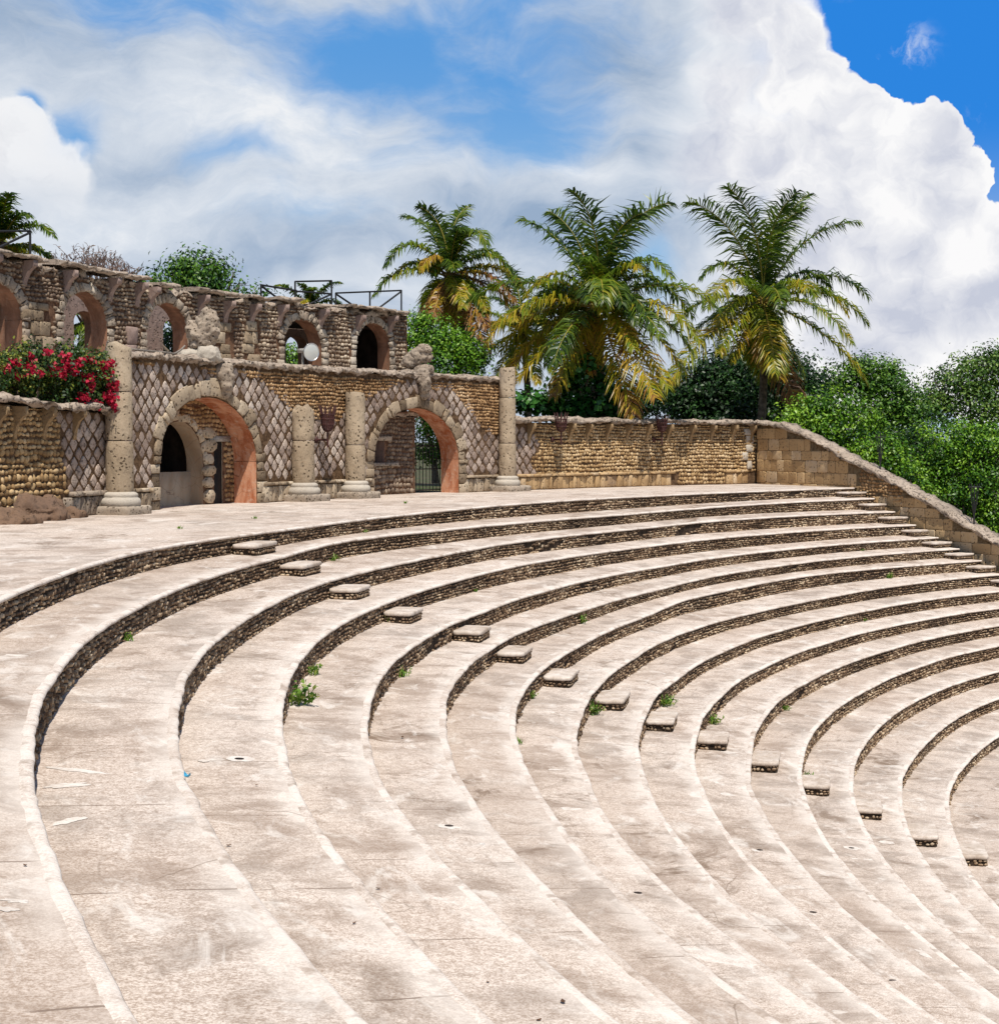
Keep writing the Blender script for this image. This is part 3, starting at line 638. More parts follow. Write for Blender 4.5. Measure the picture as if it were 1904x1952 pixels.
def corbel(mb, posf, u, ztop, depth=.36, height=.72, width=.16, head=.2):
    prof = [(0, 0), (depth, 0), (depth, -head)]
    for a in np.linspace(0, 1, 8)[1:]:
        t = a * math.pi / 2; prof.append((depth * (1 - math.sin(t)) + .05, -head - (height - head) * (1 - math.cos(t)) ** .9))
    prof.append((0, -height))
    prof = np.array(prof); n = len(prof); V = []
    for du in (-width / 2, width / 2):
        V.append(posf(np.full(n, u + du) + rng.normal(0, .008, n), ztop + prof[:, 1] + rng.normal(0, .008, n), prof[:, 0]))
    V = np.concatenate(V)
    mb.add(V, [list(range(n))[::-1]], .5); mb.add(V, [list(range(n, 2 * n))], .5)
    i = np.arange(n); i2 = (i + 1) % n
    mb.add(V, np.stack([i, i2, i2 + n, i + n], -1), .5)
def plinth_course(mb, posf, u0, u1, h, proj, ops, lw=.38):
    """row of upright blocks with a ledge course on top"""
    c, ce = cobbles(u0, u1, 0.0, h - .13, h - .13, mask=lambda a, b, p, q: solid(ops, a, b, .3), K=12, gap=.022, p=7, jit=.02, aspect=lw / h)
    add_stones(mb, c, ce, np.full(len(c), proj) + rng.uniform(-.02, .03, len(c)), posf, tints(ce, .1, .95, .2), flat=True)
    c, ce = cobbles(u0, u1, h - .13, h, .13, mask=lambda a, b, p, q: solid(ops, a, b, .3), K=12, gap=.012, p=7, jit=.02, aspect=3.2)
    add_stones(mb, c, ce, np.full(len(c), proj + .06) + rng.uniform(-.01, .02, len(c)), posf, tints(ce, .2, 1, .2), flat=True)
# ---- main wall with the two arches
uL, uR_ = U(232, 960), U(966, 930)
ZW = 3.95
# arch A and arch B as seen in the front face
def arch_from(xl, yl, xr, yr, xc, yc, frac=.52):
    a, b = U(xl, yl), U(xr, yr); top = Zof(xc, yc)
    w = (b - a) / 2; rise = min(w * 1.04, top * .6)
    return Opening((a + b) / 2, w, -.05, top - rise, rise)
opA = arch_from(305, 972, 489, 962, 383, 757)
opB = arch_from(713, 944, 874, 940, 785, 778)
opsF = [opA, opB]
print('arches', [(o.uc, o.w, o.zs, o.rise) for o in opsF], 'wall u', uL, uR_)
wall = empty('arch_wall', wpos(uL, 0., 0.), 'tall stone wall with two round arches and lozenge-patterned facing', 'wall')
mb, sf = MB(), MB()
wall_body(mb, wpos, uL, uR_, -.1, lambda u: ZW, .78, opsF, .35, sf)
obj('wall_core', mb, M['mortar'], wall)
obj('arch_soffit', sf, M['plaster_orange'], wall)
u_mid = U(535, 800)
def is_diamond(u, v):
    # lozenge facing low down and over the arches, cobbles in the upper field
    s = np.zeros(len(u))
    x1, x2 = U(250, 800), U(505, 800); x3, x4 = U(560, 800), U(700, 800); x5 = U(905, 800); x6 = U(760, 750)
    nz = .35 * n1(u, 61, 1.1) + .25 * n1(v * 1.3 + u, 62, 1.0)
    top = np.interp(u, [x1, U(400, 700), x2, U(548, 800), x3, U(625, 800), x4, x6, U(850, 760), x5, U(945, 800)], [3.9, 3.9, 3.75, 3.15, 2.75, 2.7, 3.2, 3.8, 3.75, 2.9, 2.1])
    return v < top + nz * .55
mA = lambda a, b, p, q: solid(opsF, a, b, .43) & (b > .62) & (b < 3.72)
c, ce = diamonds(uL + .2, uR_ - .2, .6, 3.8, .205, .22, mask=lambda a, b, p, q: mA(a, b, p, q) & is_diamond(a, b) & (rng.uniform(size=len(a)) > .015))
mb = MB(); add_stones(mb, c, ce, rng.uniform(.004, .026, len(c)), wpos, tints(ce, .05, 1, .45), flat=True)
obj('lozenge_facing', mb, M['diamond'], wall, True)
c, ce = cobbles(uL + .2, uR_ - .25, .6, 3.84, .11, mask=lambda a, b, p, q: solid(opsF, a, b, .40) & ~(is_diamond(a, b - .1) & is_diamond(a, b + .16)), aspect=1.1, gap=.014, p=2.2, jit=.15)
mb = MB(); add_stones(mb, c, ce, rng.uniform(.03, .065, len(c)), wpos, tints(ce, .05, .95, .4))
obj('cobble_facing', mb, M['cobble'], wall, True)
for o, nn in ((opA, 17), (opB, 16)):
    c, ce = voussoirs(o, nn, .02, .43, .32); mb = MB(); add_stones(mb, c, ce, rng.uniform(.015, .07, len(c)), wpos, tints(ce, .0, .85, .2), flat=True)
    obj('arch_ring', mb, M['coral'], wall, False)
mb = MB()
plinth_course(mb, wpos, uL + .3, uR_ - .3, .62, .06, opsF)
obj('plinth_course', mb, M['coral'], wall, True)
us = np.arange(uL + .25, uR_ - .25, .09)
mb = MB(); sweep(mb, wpos, us, [(-.8, -.06), (-.8, .08), (-.35, .1), (.02, .09), (.1, .06), (.14, .01), (.11, -.04), (.03, -.06)], lambda u: ZW + .02, .06, 5, 3.6)
obj('coping', mb, M['coping'], wall, True)
# ---- organic lumps: keystones, weathered sculptures, rock
def lump(name, mat, parent, blobs, seed, voxel=.045, amp=.05, sc=4.0, tone=.4):
    """union of ellipsoids merged into one rough surface"""
    mb = MB()
    for (cx, cy, cz), (rx, ry, rz) in blobs:
        th = np.linspace(0, math.pi, 11); ph = np.arange(16) * 2 * math.pi / 16
        T, Pp = np.meshgrid(th, ph)
        pw = lambda v, e: np.sign(v) * np.abs(v) ** e
        e = .85
        V = np.stack([cx + rx * pw(np.sin(T), e) * pw(np.cos(Pp), e), cy + ry * pw(np.sin(T), e) * pw(np.sin(Pp), e), cz + rz * pw(np.cos(T), e)], -1)
        mb.add(V, grid_faces(16, 11, True)[:, ::-1])
    o = obj(name, mb, mat, parent, True)
    md = o.modifiers.new('merge', 'REMESH'); md.mode = 'VOXEL'; md.voxel_size = voxel
    dg = bpy.context.evaluated_depsgraph_get(); dg.update()
    me = bpy.data.meshes.new_from_object(o.evaluated_get(dg)); o.modifiers.clear(); old = o.data; o.data = me; me.name = name
    if not me.materials: me.materials.append(mat)
    n = len(me.vertices); co = np.empty(n * 3); me.vertices.foreach_get('co', co); co = co.reshape(-1, 3)
    no = np.empty(n * 3); me.vertices.foreach_get('normal', no); no = no.reshape(-1, 3)
    off = np.array([mnoise.fractal(Vector((p[0] * sc + seed, p[1] * sc, p[2] * sc)), .7, 2.1, 6) for p in co])
    me.vertices.foreach_set('co', (co + no * (off * amp)[:, None]).ravel())
    old_at = me.attributes.get('tint')
    if old_at: me.attributes.remove(old_at)
    at = me.attributes.new('tint', 'FLOAT', 'FACE'); at.data.foreach_set('value', np.full(len(me.polygons), tone, np.float32))
    me.polygons.foreach_set('use_smooth', np.ones(len(me.polygons), bool)); me.update()
    bpy.data.meshes.remove(old)
    return o
def wl(u, v, w): return tuple(wpos(float(u), float(v), float(w)))
for o, xk, yt, yb in ((opA, 423, 700, 748), (opB, 803, 710, 752)):
    uk = U(xk, (yt + yb) / 2) ; zt, zb = Zof(xk, yt), Zof(xk, yb)
    lump('keystone', M['coral_grey'], wall, [(wl(uk - .05, zt - .15, .1), (.26, .26, .3)), (wl(uk - .02, (zt + zb) / 2, .16), (.22, .24, .34)), (wl(uk + .04, zb + .1, .1), (.17, .18, .26))], 3.3 + uk, .04, .06, 4.5)
# ---- four columns
def column(x_c, yb, ytop, joints, r, label, broken=0.0, seed=0, plinth=1.12):
    u = U(x_c, yb, -.33); base = wpos(u, 0., .33)
    t = R2D(math.atan2(base[1] - CY, base[0] - CX))
    root = empty('column', base, label, 'column', 'round stone columns of the arch wall')
    d = math.hypot(base[0], base[1])
    zz = lambda y: EYE + ray(x_c, y)[2] * base[1] / ray(x_c, y)[1]
    ztop = zz(ytop)
    # square plinth with rough edges
    mb = MB(); K = 48; a = (np.arange(K) + .5) / K * 2 * math.pi; rr = (np.abs(np.cos(a)) ** 9 + np.abs(np.sin(a)) ** 9) ** (-1 / 9.)
    rot = math.radians(t); wob = 1 + .03 * n1(a * 5, seed)
    prof = [(.98, -.05), (1.0, 0), (1.0, .1), (1.01, .17), (.96, .2), (.5, .205), (0, .205)]
    X, Y = np.cos(a) * rr * wob * plinth / 2, np.sin(a) * rr * wob * plinth / 2
    V = np.stack([np.stack([base[0] + (X * math.cos(rot) - Y * math.sin(rot)) * s, base[1] + (X * math.sin(rot) + Y * math.cos(rot)) * s, np.full(K, z) + .012 * n1(a * 8, seed + 5)], -1) for s, z in prof], 1)
    mb.add(V, grid_faces(K, len(prof), True)); obj('plinth', mb, M['coral_grey'], root, True)
    mb = MB(); R0 = r * 1.46
    add_lathe(mb, base + [0, 0, .2], [(R0 * .97, 0), (R0 * 1.03, .05), (R0 * 1.04, .11), (R0 * .99, .18), (R0 * .88, .215), (R0 * .87, .225), (R0 * .9, .25), (R0 * .885, .3), (R0 * .8, .33), (r, .35), (0, .352)], 40, jit=.006)
    obj('base_moulding', mb, M['base_stone'], root, True)
    zs = [.52] + sorted(zz(y) for y in joints) + [ztop]
    mb = MB()
    for i, (z0, z1) in enumerate(zip(zs[:-1], zs[1:])):
        rr0 = r * (1.02 - .035 * i); last = i == len(zs) - 2
        nz_ = max(5, int((z1 - z0) / .09)); z = np.linspace(z0 + .012, z1 - .012, nz_)
        e = np.minimum(z - z0, z1 - z); rad = rr0 * (1 - .10 * np.exp(-e / .03)) * (1 - .03 * (z - z0) / 4)
        K = 40; a = np.arange(K) * 2 * math.pi / K
        A, Zz = np.meshgrid(a, z, indexing='ij')
        Rr = rad[None] * (1 + .03 * n1(np.cos(A) * 3 + Zz * 2.3, seed + i, 1.5) + .02 * n1(np.sin(A) * 5 - Zz * 3.1, seed + 9, 2.2) + .016 * n1(A * 4 + Zz * 9, seed + 21, 1.7) + .010 * rng.normal(size=A.shape))
        if last and broken > 0: Zz = Zz - (Zz - z0) / (z1 - z0) * broken * (.5 + .5 * n1(np.cos(A) * 1.5 + np.sin(A), seed + 3, 1.0))
        V = np.stack([base[0] + Rr * np.cos(A), base[1] + Rr * np.sin(A), Zz], -1)
        mb.add(V, grid_faces(K, nz_, True), .5 + .08 * i); mb.add(V[:, -1], [list(range(K))], .5); mb.add(V[:, 0], [list(range(K))[::-1]], .5)
    obj('shaft', mb, M['coral'], root, True)
    return root, u, ztop
column(229, 974, 648, [747, 840], .335, 'tall stone column beside the flowering shrub, at the left end of the arch wall', .2, 3, 1.2)
column(578.5, 953, 764, [840], .335, 'short stone column with a broken top, right of the larger arch', .38, 13, 1.22)
column(677.5, 947, 746, [848], .315, 'flat-topped stone column between the iron torch and the smaller arch', .04, 23, 1.2)
column(967, 934, 698, [758, 845], .305, 'tall stone column at the right end of the arch wall, rising above it', .05, 33, 1.3)
# ---- inner walls just behind the arches
OI = .82
def wposI(u, v, w): return wpos(u, v, w, OI)
inner = empty('inner_wall', wposI(opA.uc, 0., 0.), 'rough inner wall with a dark arched recess and narrow doorway, behind the larger arch', 'wall')
a0, a1 = U(262, 965, OI), U(387.5, 970, OI)
crown = Zof(334, 803, OI)
nic = Opening((U(296, 965, OI) + a1) / 2, (a1 - U(296, 965, OI)) / 2, -.05, crown - (a1 - U(296, 965, OI)) / 2 * 1.0, (a1 - U(296, 965, OI)) / 2)
d0, d1 = U(408.5, 963, OI), U(424.5, 963, OI)
shaded_doorway = Opening((d0 + d1) / 2, (d1 - d0) / 2, -.05, Zof(416, 842, OI), 0)
shaded_doorway.rise = .001
opsI = [nic, shaded_doorway]
mb, sf = MB(), MB(); uI0, uI1 = a0 - .3, U(470, 960, OI) + .3
wall_body(mb, wposI, uI0, uI1, -.1, lambda u: 3.5, .55, opsI, .3, sf)
obj('wall_core', mb, M['mortar_red'], inner); obj('arch_soffit', sf, M['plaster_cream'], inner)
c, ce = cobbles(uI0, uI1, 0, 3.45, .13, mask=lambda a, b, p, q: solid(opsI, a, b, .12) & ~((a > a1 - .1) & (a < d0 + .1) & (b < Zof(416, 835, OI))), gap=.014)
mb = MB(); add_stones(mb, c, ce, rng.uniform(.03, .06, len(c)), wposI, tints(ce, .1, .95)); obj('cobble_facing', mb, M['cobble'], inner, True)
cells, cen, z = [], [], 0.0
while z < Zof(416, 832, OI):
    h = rng.uniform(.3, .46); w0, w1 = a1 - rng.uniform(.0, .08), d0 + rng.uniform(-.06, .03)
    cells.append(super_cells(np.array([(w0 + w1) / 2]), np.array([z + h / 2]), np.array([(w1 - w0) / 2]), np.array([h / 2 - .015]), 8, 3.6, .05)[0]); cen.append(((w0 + w1) / 2, z + h / 2)); z += h
c, ce = np.array(cells), np.array(cen)
mb = MB(); add_stones(mb, c, ce, rng.uniform(.06, .12, len(c)), wposI, tints(ce, .2, 1), flat=True)
c, ce = voussoirs(nic, 12, .02, .26, .2, legs=False); add_stones(mb, c, ce, rng.uniform(.04, .08, len(c)), wposI, tints(ce, .3, 1))
obj('rough_blocks', mb, M['coral'], inner, True)
mb = MB()
um = (d0 + d1) / 2
V = np.concatenate([wposI(np.array([d0 - .28, d1 + .3, d1 + .3, d0 - .28]), z, w) for z, w in ((shaded_doorway.zs, .09), (shaded_doorway.zs + .16, .09))] + [wposI(np.array([d0 - .28, d1 + .3, d1 + .3, d0 - .28]), z, -.2) for z in (shaded_doorway.zs, shaded_doorway.zs + .16)])
mb.add(V, [[0, 1, 5, 4], [4, 5, 13, 12], [0, 8, 9, 1], [0, 4, 12, 8], [1, 9, 13, 5]]); obj('lintel', mb, M['steel_grey'], inner)
mb = MB(); V = np.stack([wposI(d0 - .02, -.05, -.03), wposI(d1 + .02, -.05, -.03), wposI(d1 + .02, shaded_doorway.zs + .02, -.03), wposI(d0 - .02, shaded_doorway.zs + .02, -.03), wposI(d0 - .02, -.05, -.15), wposI(d1 + .02, -.05, -.15), wposI(d1 + .02, shaded_doorway.zs + .02, -.15), wposI(d0 - .02, shaded_doorway.zs + .02, -.15)])
mb.add(V, [[0, 1, 2, 3], [5, 4, 7, 6], [0, 3, 7, 4], [1, 5, 6, 2], [3, 2, 6, 7]]); obj('door', mb, M['door_wood'], inner)  # added near-black panel, stands in for the shade inside the open doorway
# low plastered infill in the recess
mb = MB(); zt = 0.93
for ua, ub in zip(np.linspace(nic.uc - nic.w, nic.uc + nic.w, 8)[:-1], np.linspace(nic.uc - nic.w, nic.uc + nic.w, 8)[1:]):
    V = np.stack([wposI(ua, 0., -.42), wposI(ub, 0., -.42), wposI(ub, zt, -.42), wposI(ua, zt, -.42), wposI(ua, zt, -.56), wposI(ub, zt, -.56)])
    mb.add(V, [[0, 1, 2, 3], [3, 2, 5, 4]])
obj('sill_wall', mb, M['plaster_cream'], inner)
# inner pier, window and gate behind arch B
pier = empty('inner_pier', wposI(U(752, 944, OI), 0., 0.), 'curved cobble pier with a small dark window, behind the smaller arch', 'wall')
p0, p1 = U(690, 950, OI), U(791, 944, OI)
zp = Zof(791, 792, OI)
wa, wb = U(714, 880, OI), U(733, 880, OI)
win = Opening((wa + wb) / 2, (wb - wa) / 2, Zof(724, 882, OI), Zof(724, 840, OI), .001)
mb, sf = MB(), MB(); wall_body(mb, wposI, p0, p1, -.1, lambda u: zp, 1.3, [win], .3, sf)
obj('wall_core', mb, M['mortar_red'], pier); obj('window_reveal', sf, M['plaster_pink'], pier)
c, ce = cobbles(p0, p1, 0, zp - .02, .115, mask=lambda a, b, p, q: solid([win], a, b, .1), gap=.014, grow=.5)
mb = MB(); add_stones(mb, c, ce, rng.uniform(.03, .07, len(c)), wposI, tints(ce, .1, .95))
def wposE(u, v, w):             # the end face of the pier, towards the gate
    th = u2th(p1) - np.degrees(np.asarray(w) / KU); r = wallR(th) + OI + np.asarray(u); t = np.radians(th)
    return np.stack(np.broadcast_arrays(CX + r * np.cos(t), CY + r * np.sin(t), np.asarray(v, float)), -1)
c, ce = cobbles(0, 1.3, 0, zp, .115, gap=.014); add_stones(mb, c, ce, rng.uniform(.03, .06, len(c)), wposE, tints(ce, .1, .9))
obj('cobble_facing', mb, M['cobble_brown'], pier, True)
mb = MB(); sweep(mb, wposI, np.arange(p0, p1 + .12, .09), [(-1.35, -.05), (-1.35, .05), (-.3, .07), (.1, .06), (.14, 0), (.1, -.06)], lambda u: zp + .04, .03, 4)
obj('coping', mb, M['coping'], pier, True)
for nm, du, v, hw_, hh_, hgt_ in (('window_lintel', .1, win.zs + .07, win.w + .25, .08, .1), ('window_sill', .2, win.z0 - .06, win.w + .45, .06, .12)):
    mb = MB(); add_stones(mb, super_cells(np.array([win.uc + du]), np.array([v]), np.array([hw_]), np.array([hh_]), 12, 8, .02), np.array([[win.uc + du, v]]), np.array([hgt_]), wposI, np.array([.45]), flat=True); obj(nm, mb, M['coral_grey'], pier)

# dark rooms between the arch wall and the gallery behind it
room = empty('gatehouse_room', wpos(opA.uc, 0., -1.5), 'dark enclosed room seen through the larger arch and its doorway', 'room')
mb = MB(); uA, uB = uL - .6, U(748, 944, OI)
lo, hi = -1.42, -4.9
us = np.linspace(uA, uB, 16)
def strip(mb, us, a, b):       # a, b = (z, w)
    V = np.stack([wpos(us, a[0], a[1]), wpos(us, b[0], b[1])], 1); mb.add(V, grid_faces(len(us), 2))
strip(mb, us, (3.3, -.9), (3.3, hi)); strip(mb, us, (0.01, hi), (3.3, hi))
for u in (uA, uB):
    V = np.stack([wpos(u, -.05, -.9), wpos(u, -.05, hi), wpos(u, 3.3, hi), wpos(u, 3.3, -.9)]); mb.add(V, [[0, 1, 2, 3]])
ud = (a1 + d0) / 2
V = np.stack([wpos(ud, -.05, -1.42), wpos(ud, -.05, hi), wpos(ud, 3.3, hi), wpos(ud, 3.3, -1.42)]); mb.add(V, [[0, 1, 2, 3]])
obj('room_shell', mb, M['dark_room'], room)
g0, g1 = U(792, 944, OI), U(856, 941, OI)
gate = empty('iron_gate', wposI((g0 + g1) / 2, 0., -.1), 'black barred iron gate standing in the smaller arch', 'gate')
nb = 11; gu = np.linspace(g0, g1, nb); gh = 1.95
for i, u in enumerate(gu):
    mb = MB(); hh = gh + (.12 if i % 2 == 0 else 0); p = wposI(u, 0., -.12)
    add_tube(mb, [p + [0, 0, .04], p + [0, 0, hh - .1], p + [0, 0, hh - .02], p + [0, 0, hh]], [.017, .017, .02, .002], 6); obj('bar', mb, M['iron'], gate)
for z in (.1, .82, 1.62):
    mb = MB(); add_tube(mb, np.stack([wposI(u, z, -.12) for u in np.linspace(g0, g1, 6)]), .022, 6); obj('rail', mb, M['iron'], gate)
# ---- low walls left and right of the arch wall
def low_wall(name, label, u0, u1, ztop, corb_u, dia, left):
    root = empty(name, wpos((u0 + u1) / 2, 0., 0.), label, 'wall')
    mb = MB(); wall_body(mb, wpos, u0, u1, -.1, lambda u: ztop(u) - .14, .62, [], .4); obj('wall_core', mb, M['mortar'], root)
    zt = float(ztop((u0 + u1) / 2))
    isd = dia
    c, ce = diamonds(u0, u1, .62, zt - .3, .205, .22, mask=lambda a, b, p, q: isd(a, b) & (b > .55) & (b < zt - .35))
    mb = MB(); add_stones(mb, c, ce, rng.uniform(.008, .035, len(c)), wpos, tints(ce, .1, 1), flat=True); obj('lozenge_facing', mb, M['diamond'], root, True)
    c, ce = cobbles(u0, u1, .02 if left else .02, zt - .2, .115, mask=lambda a, b, p, q: ~isd(a, b), grow=.55 if left else .35, aspect=1.1, gap=.014, p=2.2, jit=.15)
    ok = (ce[:, 1] > .5) | np.array([plinth_free(float(u)) for u in ce[:, 0]])
    mb = MB(); add_stones(mb, c[ok], ce[ok], rng.uniform(.03, .065, ok.sum()), wpos, tints(ce[ok], .15, 1, .4)); obj('cobble_facing', mb, M['cobble_gold'], root, True)
    for u in corb_u:
        mb = MB(); corbel(mb, wpos, u, zt - .16, .34, .74, .12, .18); obj('corbel', mb, M['corbel'], root)
    us = np.arange(u0, u1, .09)
    mb = MB(); sweep(mb, wpos, us, [(-.7, -.12), (-.72, .0), (-.3, .04), (.1, .04), (.32, .01), (.37, -.05), (.33, -.10), (.2, -.12)], ztop, .07, 15 if left else 25, 2.3)
    obj('coping', mb, M['coping'], root, True)
    return root
uLL = U(-160, 1015); uLR = U(205, 975)
plinth_free = lambda u: u < U(118, 965)
xl = low_wall('parapet_wall', 'low golden cobble wall under the flowering shrub at the left edge', uLL, uLR + .1, lambda u: float(np.interp(u, [uLL, U(0, 790), U(86, 790), uLR], [2.82, 2.76, 2.66, 2.6])),
              [U(-45, 860), U(-10, 860), U(26, 860), U(82, 860), U(140, 860)], lambda a, b: (a > U(120, 880) + .45 * (1.4 - b) * .55), True)
mb = MB(); plinth_course(mb, wpos, U(126, 960), uLR, .6, .06, []); obj('plinth_course', mb, M['coral_grey'], xl, True)
uRL, uRR = uR_ - .1, U(1436, 922)
plinth_free = lambda u: U(1292, 928) < u < U(1383, 925)
xr = low_wall('boundary_wall', 'long low cobble wall with a row of corbels under its coping, right of the arch wall', uRL, uRR + .2, lambda u: 2.6,
              [U(x, 830) for x in (1007, 1084, 1117, 1155, 1193, 1232, 1271, 1315, 1354, 1395, 1430)], lambda a, b: (a < U(1020, 860) + .25 * np.sin(b * 5)), False)
mb = MB(); plinth_course(mb, wpos, uRL + .5, U(1285, 928), .6, .05, []); plinth_course(mb, wpos, U(1378, 925), uRR - .15, .6, .05, []); obj('plinth_course', mb, M['ashlar'], xr, True)
mb = MB(); c, ce = cobbles(uRR - .62, uRR, .6, 2.3, .34, K=12, gap=.02, p=6, jit=.03, aspect=1.1); add_stones(mb, c, ce, rng.uniform(.05, .08, len(c)), wpos, tints(ce, .3, 1), flat=True); obj('quoins', mb, M['base_stone'], xr, True)
# ---- sloping stair wall (radial)
LP = np.array([[10.75, 70.9], [13.45, 65.2], [17.5, 59.1], [22.9, 50.9], [28.5, 42.0]])
LS = np.concatenate([[0], np.cumsum(np.hypot(*np.diff(LP, axis=0).T))])
def lpos(u, v, w):
    u = np.asarray(u, float); x, y = np.interp(u, LS, LP[:, 0]), np.interp(u, LS, LP[:, 1])
    d = np.array([.57, -.82]); nrm = np.array([-.82, -.57])
    return np.stack(np.broadcast_arrays(x + nrm[0] * w, y + nrm[1] * w, np.asarray(v, float)), -1)
def on_line(x, y):
    d = ray(x, y)
    best = None
    for s in np.linspace(0, LS[-1], 1500):
        px_, py_ = np.interp(s, LS, LP[:, 0]), np.interp(s, LS, LP[:, 1])
        e = abs(px_ / py_ - d[0] / d[1])
        if best is None or e < best[0]: best = (e, s, EYE + d[2] * py_ / d[1])
    return best[1], best[2]
TOPL = [on_line(x, y) for x, y in ((1437, 803), (1494, 809), (1532, 824.5), (1594, 858.5), (1666, 896), (1723, 927), (1794, 968), (1903, 1033))]
TL = np.array(TOPL); TL = TL[np.argsort(TL[:, 0])]; TL[0, 0] = 0
sl = (TL[-1, 1] - TL[-3, 1]) / (TL[-1, 0] - TL[-3, 0])
TL = np.vstack([TL, [LS[-1], max(-6, TL[-1, 1] + sl * (LS[-1] - TL[-1, 0]))]])
ztl = lambda u: float(np.interp(u, TL[:, 0], TL[:, 1]))
print('slope', TL.round(2).tolist())
sw = empty('stair_wall', lpos(3., 0., 0.), 'sloping wall of warm squared stone descending beside the seat rows at right', 'wall')
mb = MB(); 
us = np.linspace(0, LS[-1], 60)
zt_ = np.array([ztl(u) for u in us]) - .1
V = np.stack([lpos(us, np.full(60, -7.5), 0.), lpos(us, zt_, 0.), lpos(us, zt_, -.55), lpos(us, np.full(60, -7.5), -.55)], 1)
mb.add(V, grid_faces(60, 4)); mb.add(V[0], [[0, 1, 2, 3]]); mb.add(V[-1], [[3, 2, 1, 0]])
obj('wall_core', mb, M['mortar_tan'], sw)
zts = lambda a: np.interp(a, TL[:, 0], TL[:, 1])
coba = lambda a, b: (a > on_line(1640, 920)[0]) & (a < on_line(1672, 960)[0]) | ((a > on_line(1640, 920)[0]) & (a < on_line(1720, 940)[0]) & (b > zts(a) - .75))
vis = lambda a, b, q: (b + q < zts(a) - .08) & (b > -.6 - a * .42)
c, ce = cobbles(0, LS[-1], -6.5, 2.7, .42, mask=lambda a, b, p, q: vis(a, b, q) & ~coba(a, b), K=12, gap=.006, p=10, jit=.02, aspect=1.5)
mb = MB(); add_stones(mb, c, ce, rng.uniform(.004, .026, len(c)), lpos, tints(ce, .12, .95, .3), flat=True); obj('ashlar_facing', mb, M['ashlar'], sw, True)
c, ce = cobbles(0, LS[-1], -6.5, 2.7, .125, mask=lambda a, b, p, q: vis(a, b, q) & coba(a, b), gap=.014)
mb = MB(); add_stones(mb, c, ce, rng.uniform(.03, .05, len(c)), lpos, tints(ce, .2, 1)); obj('cobble_facing', mb, M['cobble'], sw, True)
mb = MB(); sweep(mb, lpos, np.arange(0, LS[-1], .09), [(-.7, -.16), (-.72, -.03), (-.3, .02), (.05, .01), (.13, -.02), (.15, -.08), (.12, -.14), (.03, -.16)], ztl, .055, 35, 2.8)
obj('coping', mb, M['coping'], sw, True)
# ---- upper gallery behind
RU = 61.3
def wposU(u, v, w): return wpos(u, v, w, R=RU)
def UU(x, y): return on_wall(x, y, R=RU)
gal = empty('gallery_wall', wposU(UU(400, 700)[0], 0., 0.), 'ruined upper gallery wall with five round arches, behind the arch wall', 'wall')
uG0, uG1 = UU(-70, 600)[0], UU(776, 640)[0]
def arch_u(xl, xr, xc, yc, zfl=3.5):
    a, b = UU(xl, 640)[0], UU(xr, 640)[0]; top = UU(xc, yc)[1]; w = (b - a) / 2
    return Opening((a + b) / 2, w, zfl, top - w, w)
opsU = [arch_u(-52, 42, -8, 537), arch_u(119, 204, 158, 556), arch_u(279, 357, 316, 577), arch_u(540, 612, 570, 608), arch_u(678, 742, 710, 616)]
print('gallery arches', [(round(o.uc, 2), round(o.w, 2), round(o.zs, 2), round(o.zs + o.rise, 2)) for o in opsU])
GT = np.array([UU(x, y) for x, y in ((-70, 480), (0, 492), (60, 502), (120, 518), (170, 530), (260, 540), (300, 552), (380, 563), (440, 570), (500, 578), (560, 580), (640, 590), (745, 596), (777, 600))])
ztg = lambda u: float(np.interp(u, GT[:, 0], GT[:, 1])) + .05 * float(n1(u, 90, 1.8))
print('gallery top', GT.round(2).tolist())
mb, sf = MB(), MB(); wall_body(mb, wposU, uG0, uG1, -.1, ztg, .6, opsU, .25, sf)
obj('wall_core', mb, M['mortar_red'], gal); obj('arch_soffit', sf, M['plaster_rust'], gal)
ztga = lambda a: np.interp(a, GT[:, 0], GT[:, 1])
pil = [(UU(a, 650)[0], UU(b, 650)[0], UU((a + b) / 2, t)[1]) for a, b, t in ((50, 100, 577), (414, 444, 612), (466, 494, 612))]
inpil = lambda a, b: np.any([(a > p - .02) & (a < q + .02) & (b < t) for p, q, t in pil], 0)
c, ce = cobbles(uG0, uG1, 3.3, 7.2, .135, mask=lambda a, b, p, q: solid(opsU, a, b, .3) & (b < ztga(a) - .02) & ~inpil(a, b), gap=.016, aspect=1.1, p=2.2, jit=.16)
mb = MB(); add_stones(mb, c, ce, rng.uniform(.04, .08, len(c)), wposU, tints(ce, .05, 1, .45)); obj('cobble_facing', mb, M['cobble_brown'], gal, True)
for o in opsU:
    c, ce = voussoirs(o, 17, .0, .27, .15, .24); mb = MB(); add_stones(mb, c, ce, rng.uniform(.05, .1, len(c)), wposU, tints(ce, .1, .9), flat=True); obj('arch_ring', mb, M['coral_grey'], gal)
for p, q, t in pil:
    c, ce = cobbles(p, q, 3.3, t, .36, K=12, gap=.016, p=8, jit=.015, aspect=1.2); mb = MB(); add_stones(mb, c, ce, rng.uniform(.06, .09, len(c)), wposU, tints(ce, .1, .8), flat=True); obj('pilaster', mb, M['coral'], gal)
mb = MB(); up = UU(251, 620)[0]; c, ce = cobbles(up - .16, up + .16, 3.3, UU(251, 606)[1], .5, K=12, gap=.012, p=8, jit=.015, aspect=.7); add_stones(mb, c, ce, np.full(len(c), .14), wposU, tints(ce, .3, .7), flat=True); obj('pilaster', mb, M['plaster_pink'], gal)
